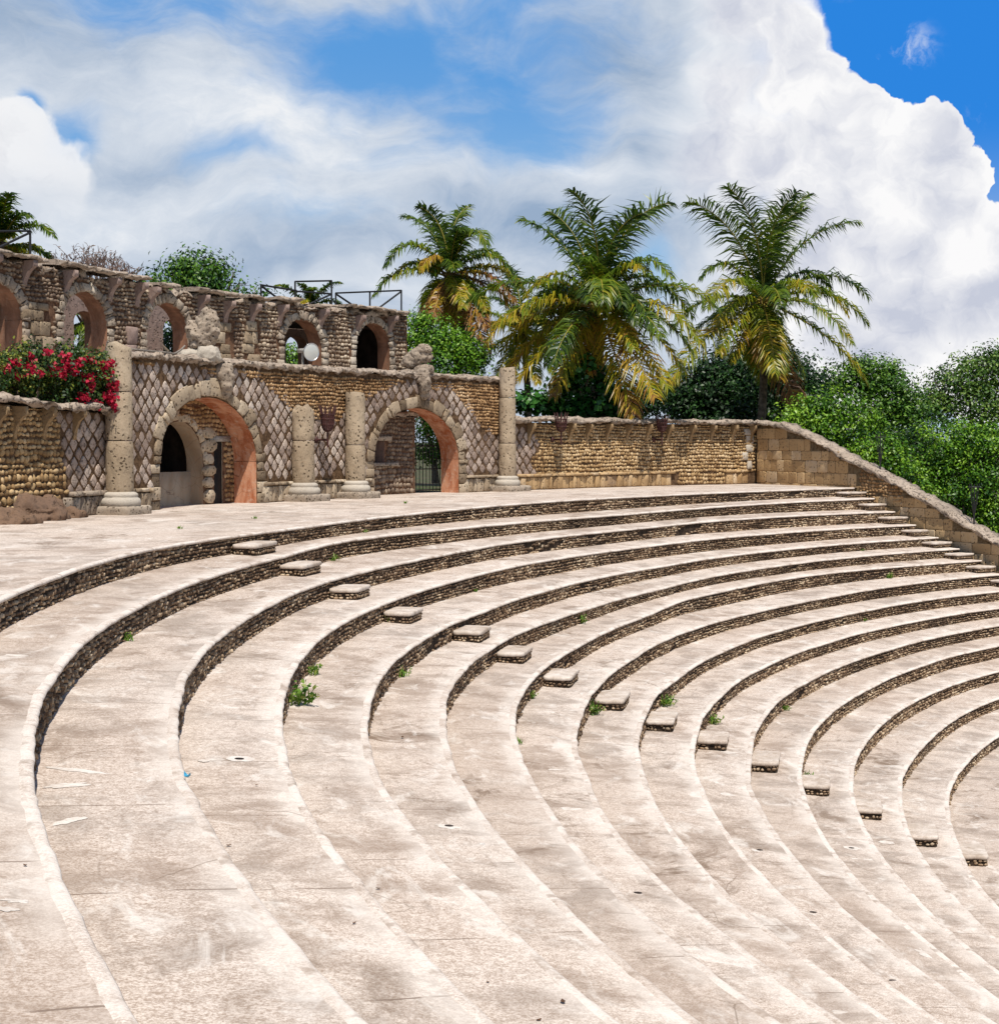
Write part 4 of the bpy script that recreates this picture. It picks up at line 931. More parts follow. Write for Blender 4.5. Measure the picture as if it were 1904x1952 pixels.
for x, y in ((-22, 487), (45, 500), (124, 519), (208, 533), (259, 543), (284, 551), (378, 566), (428, 577), (478, 583), (531, 584), (609, 593), (679, 604), (741, 606)):
    u, z = UU(x, y); mb = MB(); corbel(mb, wposU, u, z + .05, .42, .72, .17, .18); obj('corbel', mb, M['plaster_pink'], gal)
for i, (xa, xb, ya) in enumerate(((-60, 66, 488), (102, 160, 509), (167, 222, 523), (228, 270, 533), (288, 322, 547), (360, 443, 560), (456, 500, 570), (520, 560, 574), (600, 628, 586), (655, 765, 592))):
    a, b = UU(xa, ya)[0], UU(xb, ya)[0]; z = UU((xa + xb) / 2, ya)[1]
    mb = MB(); sweep(mb, wposU, np.linspace(a, b, max(5, int((b - a) / .09))), [(-.6, -.03), (-.6, .05), (0, .07), (.3, .06), (.46, .03), (.46, -.03), (.2, -.05)], lambda u, a=a, b=b, xa=xa: z + (u - (a + b) / 2) * (-.03) + .05, .035, 40 + i, 2.5)
    obj('cornice_slab', mb, M['coping'], gal, True)
mb = MB(); sweep(mb, wposU, np.arange(uG0, uG1, .1), [(-.62, -.06), (-.62, .03), (-.3, .07), (.0, .05), (.06, .0), (.05, -.08)], lambda u: ztg(u), .11, 77, 3.6); obj('wall_cap', mb, M['coping'], gal, True)
# gallery floor (roof of the rooms below), inner ruined wall and the roofed end room
mb = MB(); us = np.linspace(uL - 8, uG1, 30)
V = np.stack([wpos(us, 3.36, -.8), wpos(us, 3.36, 0., R=67.0), wpos(us, 3.16, 0., R=67.0), wpos(us, 3.16, -.8)], 1); mb.add(V, grid_faces(30, 4)); mb.add(V[-1], [[0, 1, 2, 3]])
struct('gallery_floor', mb, M['concrete'])
RB = 64.6
def wposB(u, v, w): return wpos(u, v, w, R=RB)
def UB(x, y): return on_wall(x, y, R=RB)
ruin = empty('ruined_inner_wall', wposB(UB(250, 640)[0], 0., 0.), 'crumbling plastered inner wall with ragged openings, glimpsed through the gallery arches', 'wall')
def arch_b(xl, xr, yc): 
    a, b = UB(xl, 640)[0], UB(xr, 640)[0]; t = UB((xl + xr) / 2, yc)[1]; w = (b - a) / 2; return Opening((a + b) / 2, w, 3.45, t - w * .8, w * .8)
opsB = [arch_b(-30, 18, 560), arch_b(141, 183, 593), arch_b(311, 352, 608), arch_b(545, 585, 640)]
mb, sf = MB(), MB(); ub0, ub1 = UB(-60, 640)[0], UB(640, 640)[0]
wall_body(mb, wposB, ub0, ub1, 3.3, lambda u: 6.62 + .1 * float(n1(u, 3, .7)), .5, opsB, .25, sf)
obj('wall_core', mb, M['ruin'], ruin); obj('opening_reveal', sf, M['plaster_rust'], ruin)
er = empty('end_room', wposU(UU(640, 640)[0], 3.4, -1.), 'dark roofed end room behind the two right-hand gallery arches', 'room')
mb = MB(); ue0, ue1 = UU(505, 640)[0], uG1 - .1
us = np.linspace(ue0, ue1, 10); zr = 6.02
V = np.stack([wposU(us, zr, -.6), wpos(us, zr, 0., R=64.55), wpos(us, zr + .12, 0., R=64.55), wposU(us, zr + .12, -.6)], 1); mb.add(V, grid_faces(10, 4))
wc = UB(600, 640)[0]
us2 = np.linspace(wc, ue1 + .3, 8); V = np.stack([wpos(us2, 3.3, 0., R=64.5), wpos(us2, zr, 0., R=64.5)], 1); mb.add(V, grid_faces(8, 2))
V = np.stack([wposU(ue1, 3.3, -.6), wpos(ue1, 3.3, 0., R=64.55), wpos(ue1, zr, 0., R=64.55), wposU(ue1, zr, -.6)]); mb.add(V, [[0, 1, 2, 3]])
V = np.stack([wposU(ue0, 3.3, -.6), wpos(ue0, 3.3, 0., R=64.55), wpos(ue0, zr, 0., R=64.55), wposU(ue0, zr, -.6)]); mb.add(V, [[0, 1, 2, 3]])
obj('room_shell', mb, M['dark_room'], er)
# ------------------------------------------------------------------ things on and round the walls
def X3(p): return np.asarray(p, float)
# sculptures on the coping
def wall_top(x, y, back=.35):
    u = U(x, y, back); return wpos(u, ZW + .1, -back)
b = wall_top(385, 678)
sc_ = empty('stone_sculpture', b, 'weathered seated stone figure on the coping above the larger arch', 'sculpture', 'weathered sculptures on the arch wall')
rel = lambda c, o: tuple(np.asarray(c) + np.asarray(o))
lump('pedestal', M['base_stone'], sc_, [(rel(b, (.2, -.1, .1)), (.34, .34, .26)), (rel(b, (-.32, 0, .12)), (.36, .32, .15)), (rel(b, (-.05, 0, .0)), (.62, .34, .12))], 1.1, .04, .06, 5)
lump('figure', M['coral_grey'], sc_, [(rel(b, (-.05, 0, .58)), (.36, .3, .36)), (rel(b, (.2, -.05, .8)), (.3, .27, .48)), (rel(b, (.2, 0, 1.2)), (.24, .22, .17)), (rel(b, (-.24, 0, .72)), (.2, .22, .34)), (rel(b, (.04, -.02, 1.08)), (.2, .2, .2))], 7.7, .04, .10, 3.4)
b = wall_top(797, 704)
sc_ = empty('stone_sculpture', b, 'weathered crouching stone animal with round head above the smaller arch', 'sculpture', 'weathered sculptures on the arch wall')
lump('pedestal', M['coral_grey'], sc_, [(rel(b, (-.2, 0, .05)), (.5, .36, .12)), (rel(b, (.2, -.05, .12)), (.36, .34, .22))], 4.4, .04, .05, 5)
lump('figure', M['coral_grey'], sc_, [(rel(b, (-.22, 0, .42)), (.34, .28, .24)), (rel(b, (-.02, -.02, .6)), (.26, .26, .28)), (rel(b, (.22, -.1, .68)), (.26, .2, .34)), (rel(b, (.3, -.12, .8)), (.2, .2, .22))], 9.7, .04, .09, 3.8)
# boulder in the corner on the left
rock = lump('boulder', M['rock'], None, [(wl(U(-20, 990), .0, .05), (1.1, .6, .3)), (wl(U(45, 985), .1, .05), (.85, .45, .42)), (wl(U(80, 982), .12, .02), (.6, .4, .42)), (wl(U(118, 978), -.02, .02), (.5, .35, .3))], 2.2, .05, .17, 1.9, .4)
tag(rock, 'large red-brown boulder at the foot of the low left wall', 'boulder')
# floodlight
p0 = wall_top(577, 693, .25); ctr = at_depth(591, 671, p0[1] - .1)
fl = empty('floodlight', p0, 'round silver floodlight on the coping of the arch wall', 'floodlight')
ax = np.array([.60, -.78, -.05]); ax /= np.linalg.norm(ax)
sx = np.cross(ax, [0, 0, 1.]); sx /= np.linalg.norm(sx); sy = np.cross(sx, ax)
def lathe_ax(mb, c, prof, k=36, tint=.5):
    prof = np.asarray(prof); a = np.arange(k) * 2 * math.pi / k
    V = c + prof[None, :, 1, None] * ax + prof[None, :, 0, None] * (np.cos(a)[:, None, None] * sx + np.sin(a)[:, None, None] * sy)
    mb.add(V, grid_faces(k, len(prof), True), tint)
mb = MB(); lathe_ax(mb, ctr, [(.0, -.30), (.06, -.29), (.07, -.22), (.10, -.18), (.17, -.1), (.23, -.02), (.265, .08), (.275, .085), (.268, .09), (.255, .08), (.2, -.02), (.12, -.1), (0, -.14)]); obj('reflector', mb, M['alu'], fl, True)
mb = MB(); lathe_ax(mb, ctr, [(.262, .07), (.2, .085), (.1, .095), (0, .098)]); obj('lens', mb, M['lens'], fl, True)
mb = MB(); c2 = ctr - ax * .42; add_box(mb, c2 + [0, 0, .04], .42, .16, .12, math.atan2(ax[1], ax[0])); obj('ballast_box', mb, M['steel_grey'], fl)
mb = MB(); add_tube(mb, [c2 - ax * .02 + [0, 0, .0], [c2[0] - ax[0] * .02, c2[1] - ax[1] * .02, p0[2] - .08]], .035, 8); add_tube(mb, [c2 + ax * .15, ctr - ax * .25], .03, 8); obj('mounting_post', mb, M['steel_grey'], fl)
# iron torch baskets
def torch(x, y_prong, y_top, y_bot, y_stem, y_arm, label):
    u = U(x, y_bot, -.5); zt, zb, zs, za, zp = [Zof(x, y, -.5) for y in (y_top, y_bot, y_stem, y_arm, y_prong)]
    c = wpos(u, 0., .5); root = empty('torch_basket', wpos(u, zs, .5), label, 'torch', 'rusty iron torch baskets')
    at = lambda r, a, z: [c[0] + r * math.cos(a), c[1] + r * math.sin(a), z]
    mb = MB(); n_ = 16; h = zt - zb
    prof = [(.21, 1.0), (.20, .75), (.19, .5), (.165, .25), (.11, .08), (.03, 0)]
    for i in range(n_):
        a = i * 2 * math.pi / n_; add_tube(mb, [at(r, a, zb + f * h) for r, f in prof], .018, 5)
    for r, f in ((.212, 1.0), (.2, .72), (.185, .42), (.13, .12)):
        add_tube(mb, [at(r, a, zb + f * h) for a in np.linspace(0, 2 * math.pi, 25)], .02, 5, cap=False)
    obj('basket', mb, M['rust'], root)
    mb = MB()
    for i in range(10):
        a = i * 2 * math.pi / 10 + .2; l = rng.uniform(.85, 1.1); add_tube(mb, [at(.2, a, zt - .05), at(.23, a, zt + (zp - zt) * .5 * l), at(.275, a, zp - (1 - l) * .2)], [.022, .02, .006], 5)
    obj('prongs', mb, M['rust'], root)
    mb = MB(); add_tube(mb, [[c[0], c[1], zb + .02], [c[0], c[1], zs]], [.035, .025], 8); obj('stem', mb, M['rust'], root)
    mb = MB(); add_tube(mb, [wpos(u, za, .5), wpos(u, za, .05)], .032, 8); q = wpos(u, za, .06); add_box(mb, q, .12, .12, .2); obj('wall_bracket', mb, M['rust'], root)
torch(624.6, 772, 790, 823, 853, 838.5, 'rusty iron torch basket fixed between the two short columns')
torch(1069.5, 786, 799, 823, 848.5, 838, 'rusty iron torch basket on the low wall, just right of the tallest right-hand column')
torch(1261.5, 789, 800, 824, 848, 838, 'rusty iron torch basket on the low wall below the middle of the palms')
# cables lying on the coping
def cable(name, pts, rad, label):
    P = np.array(pts); n_ = len(P); t = np.linspace(0, n_ - 1, n_ * 6)
    Q = np.stack([np.interp(t, np.arange(n_), P[:, i]) for i in range(3)], -1)
    for _ in range(3): Q[1:-1] = (Q[:-2] + 2 * Q[1:-1] + Q[2:]) / 4
    mb = MB(); add_tube(mb, Q, rad, 7); o = obj(name, mb, M['cable'], None, True); tag(o, label, 'cable'); return o
wt = lambda x, y, w=-.1, dz=.16: wpos(U(x, y, -w), ZW + dz, w)
cable('cable', [wt(246, 664), wt(262, 666, .0), wt(290, 667, -.05), wt(318, 668, .02), wt(332, 664, -.2), wt(345, 655, -.3, .3), wt(352, 650, -.35, .42)], .028, 'thick grey cable lying along the coping beside the seated stone figure')
colTop = Zof(229, 650, -.33)
cable('cable', [wpos(U(206, 655, -.2), colTop - .02, .2), wpos(U(190, 655, .2), 3.35, -.2), wpos(U(165, 652, .3), 3.36, -.3), wpos(U(152, 655, .3), 3.2, -.3)], .028, 'thin grey cable looping from the left column over the flowering shrub')
# railings on the gallery
RR_ = 62.4
def rp(x, y): u, z = on_wall(x, y, R=RR_); return wpos(u, z, 0., R=RR_)
def railing(label, bars):
    root = empty('railing', rp(*bars[0][1]), label, 'railing', 'black iron railings on the gallery')
    for nm, a, b in bars:
        mb = MB(); add_tube(mb, [rp(*a), rp(*b)], .036, 6); obj(nm, mb, M['iron'], root)
railing('black iron railing in front of the palm at the left edge', [('post', (57.5, 440), (57.5, 496)), ('top_rail', (-40, 441), (57.5, 440)), ('brace', (-30, 485), (57.5, 443))])
railing('short sloping piece of black iron railing at the left of the small palm', [('post', (497.5, 543), (497.5, 572)), ('top_rail', (497.5, 543), (565, 554)), ('brace', (498, 545), (545, 580))])
railing('tall middle piece of black iron railing in front of the small palm', [('post', (562.5, 536.5), (562.5, 585)), ('top_rail', (562.5, 536.5), (632, 535)), ('post', (632, 535), (632, 588)), ('mid_rail', (563, 555), (632, 560)), ('brace', (576, 586), (631, 561))])
railing('long black iron railing ending above the right end of the gallery', [('post', (640, 558), (640, 590)), ('top_rail', (640, 558.5), (765, 553.5)), ('post', (705, 556), (705, 588)), ('post', (765, 553), (765, 600)), ('brace', (764, 556), (718, 590)), ('brace', (640, 560), (682, 588))])
# torch stands on the sloping wall
def stand(x, yt, yc, yb, label):
    s, z = on_line(x, yb); base = lpos(s, ztl(s), -.3)
    hgt = (yb - yt) / FPX * base[1]; zc = (yb - yc) / FPX * base[1]
    root = empty('torch_stand', base, label, 'torch stand', 'thin iron torch stands on the sloping wall')
    mb = MB(); add_tube(mb, [base + [0, 0, -.1], base + [0, 0, hgt]], [.035, .02], 6); obj('pole', mb, M['iron'], root)
    mb = MB(); add_tube(mb, [base + [.2 * math.cos(a), .2 * math.sin(a), zc] for a in np.linspace(0, 6.2832, 19)], .018, 5, cap=False); obj('ring', mb, M['iron'], root)
    for i in range(4):
        a = i * math.pi / 2 + .3; mb = MB(); add_tube(mb, [base + [.2 * math.cos(a), .2 * math.sin(a), zc + .12], base + [.19 * math.cos(a), .19 * math.sin(a), zc], base + [.03 * math.cos(a), .03 * math.sin(a), zc * .25]], .014, 5); obj('prong', mb, M['iron'], root)
stand(1667, 824, 834, 897, 'thin iron torch stand halfway down the sloping wall')
stand(1846, 921, 926, 996, 'thin iron torch stand lower on the sloping wall, near the right edge')
# ------------------------------------------------------------------ marks on the treads
def find_row(x, y):
    for k in range(NROW + 1):
        zg = 0. if k == 0 else BASE[k][1] if k < NROW else Z_STAGE
        p = on_z(x, y, zg); th = R2D(math.atan2(p[1] - CY, p[0] - CX)) % 360; r = math.hypot(p[0] - CX, p[1] - CY)
        if k == 0:
            if r > rowR(0, th): return 0, th, r
            continue
        if k == NROW: return k, th, r
        z0 = float(rowZ(k, th)); z1 = float(floor_z(k - 1, np.array([th]))[0])
        for f in (.2, .5, .8):
            p = on_z(x, y, z0 + (z1 - z0) * f); th = R2D(math.atan2(p[1] - CY, p[0] - CX)) % 360; r = math.hypot(p[0] - CX, p[1] - CY)
        if float(rowR(k, th)) < r < float(rowR(k - 1, th)) + .08: return k, th, r
    return None
def tread_z(k, th, r):
    th = np.asarray(th, float)
    if k == 0: return np.zeros_like(th) + .004
    r0 = rowR(k, th) + jitR(th, k) + .2; r1 = rowR(k - 1, th) + .1
    f = np.clip((r - r0) / (r1 - r0), 0, 1); z0 = rowZ(k, th) + jitZ(th, k) - .004; z1 = floor_z(k - 1, th)
    return z0 + (z1 - z0) * f
def disc(k, th, r, rad, name, mat, lift, el=1.0, seed=0, wob=.18, tint=.5):
    K = 28; a = np.arange(K) * 2 * math.pi / K; q = rad * (1 + wob * n1(np.cos(a) * 2 + np.sin(a) * 3, seed, 1.3))
    V = []
    for s in (1.0, .6, 0.0):
        T = th + np.degrees(q * s * np.cos(a) * el / 45); Rr_ = r + q * s * np.sin(a); V.append(pol(T, Rr_, tread_z(k, T, Rr_) + lift + (.004)))
    V = np.stack(V, 1); mb = MB(); mb.add(V, grid_faces(K, 3, True), tint, uv=np.stack([uvp(np.full(K, th), r + a * 0)] * 3, 1))
    return obj(name, mb, mat, rows[k] if k > 0 else None, True)
M['patch'] = mat_mortar('pale_cement_patch', (.58, .51, .45), (.74, .68, .62))
SOCK = [(1387.6, 1511.6, 0), (1448, 1617.6, 1), (1623, 1614, 1), (1550, 1736, 1), (1702, 1721.7, 0), (1702, 1867, 1), (1216, 1698, 1),   (1061, 1355, 0), (1053, 1403, 0), (1061, 1466, 0), (1179.5, 1356, 0), (1088, 1539, 0), (1153, 1634, 0), (856, 1569.6, 1), (456, 1442, 1), (1760, 1600, 1), (1690, 1604, 0), (1830, 1745, 0), (1480, 1560, 0), (1290, 1610, 0)]
for i, (x, y, hole) in enumerate(SOCK):
    fr_ = find_row(x, y)
    if not fr_ or fr_[0] in (0, NROW): continue
    k, th, r = fr_
    o = disc(k, th, r, .13 if not (x in (1296, 1263)) else .3, 'socket_patch', M['patch'], 0, 1.1, i)
    if hole:
        d_ = disc(k, th, r, .045, 'socket_hole', M['dark_room'], .004, 1.0, i, .05); d_.parent = o
PATCH = [(219, 1429, 34, 10, .1), (147, 1470, 75, 3.5, .06), (263, 1481, 34, 6, .1), (126, 1499, 48, 4.5, -.12), (136, 1566, 42, 5, -.25), (345, 1528, 24, 4.5, 0), (51, 1658, 26, 6, .1), (37, 1570, 24, 4, 0), (198, 1921, 42, 17, -.2), (130, 1943, 12, 6, 0), (10, 1735, 30, 6, .0), (40, 1720, 40, 4, 0), (35, 1250, 28, 4, 0), (20, 1360, 22, 4, 0), (620, 1060, 30, 2.0, 0), (390, 1452, 13, 3, 0), (940, 1610, 40, 4, 0), (1010, 1700, 34, 5, .1), (1640, 1640, 24, 6, 0), (1690, 1790, 26, 8, .3), (1600, 1930, 20, 6, 0), (1770, 1820, 30, 9, .3)]
for i, (x, y, hx, hy, sl_) in enumerate(PATCH):
    fr_ = find_row(x, y)
    if not fr_ or fr_[0] == NROW: continue
    k = fr_[0]; K = 36; a = np.arange(K) * 2 * math.pi / K; rings = []
    hx, hy = hx * .8, hy * .8
    wv = 1 + .35 * n1(np.cos(a) * 2.2 + np.sin(a) * 1.3, 200 + i, 1.4) + .2 * n1(a * 4, 300 + i, 1.0)
    for s in (1., .5, 0.):
        pts = []
        for aa, w_ in zip(a, wv):
            xx, yy = x + hx * w_ * s * math.cos(aa), y + hy * w_ * s * math.sin(aa) + sl_ * hx * w_ * s * math.cos(aa)
            p = on_z(xx, yy, 0. if k == 0 else float(tread_z(k, fr_[1], fr_[2])))
            th = R2D(math.atan2(p[1] - CY, p[0] - CX)) % 360; r = math.hypot(p[0] - CX, p[1] - CY)
            r = np.clip(r, float(rowR(k, th)) + .2, float(rowR(k - 1, th)) + .05 if k > 0 else 99)
            pts.append(pol(th, r, tread_z(k, np.array([th]), np.array([r]))[0] + .005))
        rings.append(pts)
    V = np.array(rings).transpose(1, 0, 2); mb = MB(); mb.add(V, grid_faces(K, 3, True))
    if k > 0: obj('cement_patch', mb, M['patch'], rows[k], True)
    else: struct('floor_patch', mb, M['patch'], True)
# ------------------------------------------------------------------ weeds and litter
def weed(x, y, k, size, label, kind='leafy', seed=0):
    z = 0. if k < 0 else float(floor_z(k, np.array([165.]))[0]) if k >= 0 else 0.
    p = on_z(x, y, z); th = R2D(math.atan2(p[1] - CY, p[0] - CX)) % 360
    if k >= 0:
        z = float(floor_z(k, np.array([th]))[0]); p = on_z(x, y, z)
        r = math.hypot(p[0] - CX, p[1] - CY); th = R2D(math.atan2(p[1] - CY, p[0] - CX)) % 360
        r = min(r, float(rowR(k, th)) + .0); p = pol(th, r, z)
    g = np.random.default_rng(900 + seed); mb = MB(); ns = int(12 + size * 60)
    for _ in range(ns):
        a = g.uniform(0, 6.283); h = size * g.uniform(.5, 1.15); lean = g.uniform(.2, 1.0)
        b0 = p + [g.normal(0, size * .25), g.normal(0, size * .25), 0]
        d_ = np.array([math.cos(a) * lean, math.sin(a) * lean, 1.0]); d_ /= np.linalg.norm(d_); s_ = np.cross(d_, [0, 0, 1.]) ; s_ /= np.linalg.norm(s_) + 1e-6
        tip = b0 + d_ * h + [0, 0, -.25 * h * lean]
        w = .008 + .006 * size; mid = b0 + d_ * h * .5
        mb.add([b0 - s_ * w, b0 + s_ * w, mid + s_ * w, tip, mid - s_ * w], [[0, 1, 2, 3, 4]], g.uniform(.2, .9))
        if kind == 'leafy':
            for t in np.linspace(.3, 1, 4):
                q = b0 + (tip - b0) * t; l = size * .26 * g.uniform(.7, 1.3); e = g.normal(0, 1, 3); e[2] = abs(e[2]) * .5; e /= np.linalg.norm(e); f_ = np.cross(e, g.normal(0, 1, 3)); f_ /= np.linalg.norm(f_)
                mb.add([q, q + e * l * .5 + f_ * l * .3, q + e * l, q + e * l * .5 - f_ * l * .3], [[0, 1, 2, 3]], g.uniform(0, 1))
    o = obj('weed', mb, M['weed'], None); tag(o, label, 'weed', 'weeds growing in the joints'); return o
WEEDS = [(574, 1343, 3, .42, 'largest straggling green weed, at the foot of the fourth seat row'), (597, 1286, 3, .26, 'green weed climbing the fourth seat row above the largest weed'),
 (569, 1068, 1, .3, 'bright grassy tuft behind the second step block of the middle stair'), (743, 1186, 3, .2, 'small yellow-green weed just left of the fourth step block'),
 (652, 1014, 0, .16, 'small green tuft at the foot of the topmost seat row'), (898, 1128, 3, .14, 'tiny weed at the far foot of the fourth seat row'),
 (1091, 1188, 5, .34, 'spreading fresh green weed at the foot of the sixth seat row'), (1268, 1346, 8, .38, 'leafy weed just behind the ninth step block'),
 (1237, 1384, 8, .22, 'grassy tuft at the left corner of the ninth step block'), (1359, 1380, 9, .3, 'leafy weed just behind the tenth step block'),
 (1118, 1362, 7, .34, 'trailing weed at the foot of the eighth seat row near its step block'), (1005, 1332, 6, .22, 'sparse weed at the foot of the seventh seat row'),
 (990, 1418, 6, .18, 'dry yellow tuft at the near foot of the seventh seat row'), (1494, 1354, 10, .2, 'small bright weed at the foot of the eleventh seat row'),
 (1686, 1102, 6, .28, 'weed at the far foot of the seventh seat row, towards the sloping wall'), (1640, 1184, 8, .18, 'small weed at the far foot of the ninth seat row'),
 (1541, 1484, 11, .26, 'grassy tuft on the corner of the twelfth step block'), (1640, 1050, 4, .14, 'tiny weed at the far foot of the fifth seat row'),
 (741, 1290, 4, .24, 'green weed at the foot of the fifth seat row'), (239, 1222, 1, .16, 'small dry weed at the near foot of the second seat row'),
 (772, 960, -1, .16, 'low grassy patch on the terrace in front of the smaller arch'), (486, 989, -1, .14, 'dry straw tuft on the terrace in front of the larger arch'), (342, 1008, -1, .12, 'pale dry tuft on the terrace near the left end of the arch wall'),
 (560, 868, -2, .0, '')]
for i, (x, y, k, s_, lab) in enumerate(WEEDS):
    if s_ > 0: weed(x, y, k, s_ * .72, lab, 'grass' if ('tuft' in lab or 'grassy' in lab) else 'leafy', i)
def litter(x, y, size, mat, name, label, cat, group=None, seed=0, curl=.4):
    fr_ = find_row(x, y)
    if not fr_ or fr_[0] == NROW: return
    label = label.replace('@', ORD[fr_[0]] + ' row' if fr_[0] else 'terrace')
    k, th, r = fr_; p = pol(th, r, float(tread_z(k, np.array([th]), np.array([r]))[0]) + .012)
    g = np.random.default_rng(40 + seed); a = g.uniform(0, 6.28); d_ = np.array([math.cos(a), math.sin(a), 0]); s_ = np.array([-math.sin(a), math.cos(a), 0])
    t = np.linspace(-1, 1, 7); wd = np.array([.05, .5, .8, 1, .8, .5, .05]) * size * .3
    V = np.concatenate([p + d_ * (tt * size / 2) + s_ * (w_ * e) + np.array([0, 0, size * curl * (tt * tt) * .6 + abs(e) * w_ * .5]) for tt, w_ in zip(t, wd) for e in (-1, 0, 1)]).reshape(-1, 3)
    mb = MB(); mb.add(V, grid_faces(7, 3)); o = obj(name, mb, mat, None, True); tag(o, label, cat, group)
LS_ = .36
for i, (x, y, s_, lab) in enumerate([(767, 1405, .2, 'dark curled leaf lying on the @ tread, centre'), (721, 1695, .12, 'small red-brown leaf on the edge of the @, lower centre'), (1073, 1903, .16, 'dark twig-like leaf near the bottom edge, centre right'),
     (675, 1753, .1, 'tiny dark leaf near the bottom left of centre'), (1027, 1941, .12, 'brown leaf at the bottom edge, centre right'), (436, 1613, .13, 'reddish forked leaf on the @ tread, lower left'), (489, 1493, .1, 'small brown leaf on the @ tread, left of centre'),
     (622, 1501, .07, 'round brown seed-like leaf on the @ tread, below the largest weed'), (48, 1638, .09, 'rusty leaf on the @ tread at the left edge'), (930, 1870, .08, 'small dark leaf, lower centre')]):
    litter(x, y, s_ * LS_, M['leaf_dead'], 'dead_leaf', lab, 'dead leaf', 'dead leaves on the treads', i)
litter(357, 1474, .085, M['plastic_blue'], 'plastic_wrapper', 'crumpled blue plastic wrapper against the third seat row', 'litter', None, 77, .9)
# ------------------------------------------------------------------ vegetation
def leaf_quads(mb, P, Nrm, size, tint, g, fold=.25, aspect=.5):
    n = len(P); Nrm = Nrm / (np.linalg.norm(Nrm, axis=1, keepdims=True) + 1e-9)
    A = np.cross(Nrm, g.normal(0, 1, (n, 3))); A /= np.linalg.norm(A, axis=1, keepdims=True) + 1e-9; B = np.cross(Nrm, A)
    s = (size * g.uniform(.6, 1.3, n))[:, None]
    V = np.stack([P - A * s * .5, P + B * s * aspect * .5 + Nrm * s * fold * .5, P + A * s * .5, P - B * s * aspect * .5 + Nrm * s * fold * .5], 1)
    F = np.arange(n)[:, None] * 4 + np.array([[0, 1, 2, 3]])
    mb.add(V, F, tint)
def crown(mb, blobs, leaf, dens, seed, clump=.42, up=.5, per=26, shell=.75, aspect=.5):
    g = np.random.default_rng(seed)
    for c, r in blobs:
        c = np.asarray(c); r = np.asarray(r, float)
        ncl = max(10, int(5.5 * dens * (r[0] * r[2] + r[1] * r[2]) / (clump * clump)))
        d = g.normal(0, 1, (ncl, 3)); d /= np.linalg.norm(d, axis=1, keepdims=True)
        rad = np.where(g.uniform(size=ncl) < .8, g.uniform(shell, 1.06, ncl), g.uniform(.3, shell, ncl))[:, None]
        rad = np.where(g.uniform(size=(ncl, 1)) < .07, g.uniform(1.1, 1.28, (ncl, 1)), rad)
        lob = 1 + .13 * np.sin(d[:, :1] * 5 + seed) * np.cos(d[:, 2:] * 4 + d[:, 1:2] * 3)
        cc = c + d * r * rad * lob
        ct = g.uniform(0, 1, ncl)
        k = g.integers(int(per * .6), int(per * 1.4), ncl); idx = np.repeat(np.arange(ncl), k); m = len(idx)
        off = g.normal(0, 1, (m, 3)) * clump * np.array([.62, .62, .42])
        P = cc[idx] + off
        Nn = d[idx] * .35 + off / clump * .95 + np.array([0, 0, up]) + g.normal(0, .55, (m, 3))
        T = np.clip(.44 + .85 * (ct[idx] - .5) + g.normal(0, .16, m) + .12 * (off[:, 2] / clump), 0, 1)  # last term paints sunlit tops: leaves high in a clump coloured lighter
        leaf_quads(mb, P, Nn, leaf, T, g, aspect=aspect)
def px_blobs(lst, depth, ky=.85):
    out = []
    for b in lst:
        x, y, r = b[:3]; dd = depth + (b[3] if len(b) > 3 else 0); s = dd / FPX
        out.append((at_depth(x, y, dd), (r * s, r * s * ky, r * s * (b[4] if len(b) > 4 else .85))))
    return out
LEAF_ = .8
def tree(name, label, cat, lst, depth, zg, leaf, mat, dens=1.0, seed=0, clump=.42, trunk_x=None, group=None, per=26, r_trunk=.16, up=.5, aspect=.5):
    bl = px_blobs(lst, depth); cen = np.mean([b[0] for b in bl], 0)
    bx = at_depth(trunk_x, 800, depth)[0] if trunk_x is not None else cen[0]
    base = np.array([bx, cen[1], zg]); root = empty(name, base, label, cat, group)
    g = np.random.default_rng(seed + 5)
    mb = MB(); fork = base * .45 + cen * .55; fork[0] = bx * .6 + cen[0] * .4
    add_tube(mb, [base + [0, 0, -.3], base * .7 + fork * .3 + g.normal(0, .08, 3), base * .3 + fork * .7 + g.normal(0, .1, 3), fork], [r_trunk * 1.3, r_trunk, r_trunk * .9, r_trunk * .75], 8)
    for c, r in bl:
        e = c + np.array([0, 0, .2]); add_tube(mb, [fork - [0, 0, .2], fork * .5 + e * .5 + g.normal(0, .2, 3), e], [r_trunk * .6, r_trunk * .4, r_trunk * .12], 6)
        for _ in range(4):
            d = g.normal(0, 1, 3); d /= np.linalg.norm(d); add_tube(mb, [fork * .3 + e * .7, e + d * r * .5, e + d * r * .95], [r_trunk * .25, r_trunk * .14, r_trunk * .05], 5)
    obj('trunk', mb, M['bark'], root, True)
    mb = MB(); crown(mb, bl, leaf * LEAF_, dens, seed, clump * 1.3, up, int(per * 2.3), aspect=aspect); obj('crown', mb, M[mat], root)
    return root
GT_ = 'leafy trees behind the walls'
tree('tree', 'dark green bushy tree rising behind the left half of the gallery wall', 'tree', [(330, 535, 42), (385, 525, 42), (440, 552, 40), (296, 560, 34), (478, 575, 30), (370, 570, 62), (350, 508, 18), (410, 512, 20), (262, 565, 22)], 66, 0, .22, 'leaf_mid', .8, 11, .42, 375, GT_, 24)
tree('tree', 'bright green rounded tree at the right end of the gallery wall', 'tree', [(798, 640, 34), (836, 648, 42), (876, 668, 42), (912, 688, 26), (850, 700, 62), (800, 610, 14), (790, 680, 34)], 71, 0, .19, 'leaf_bright', 1.0, 12, .36, 850, GT_, 28)
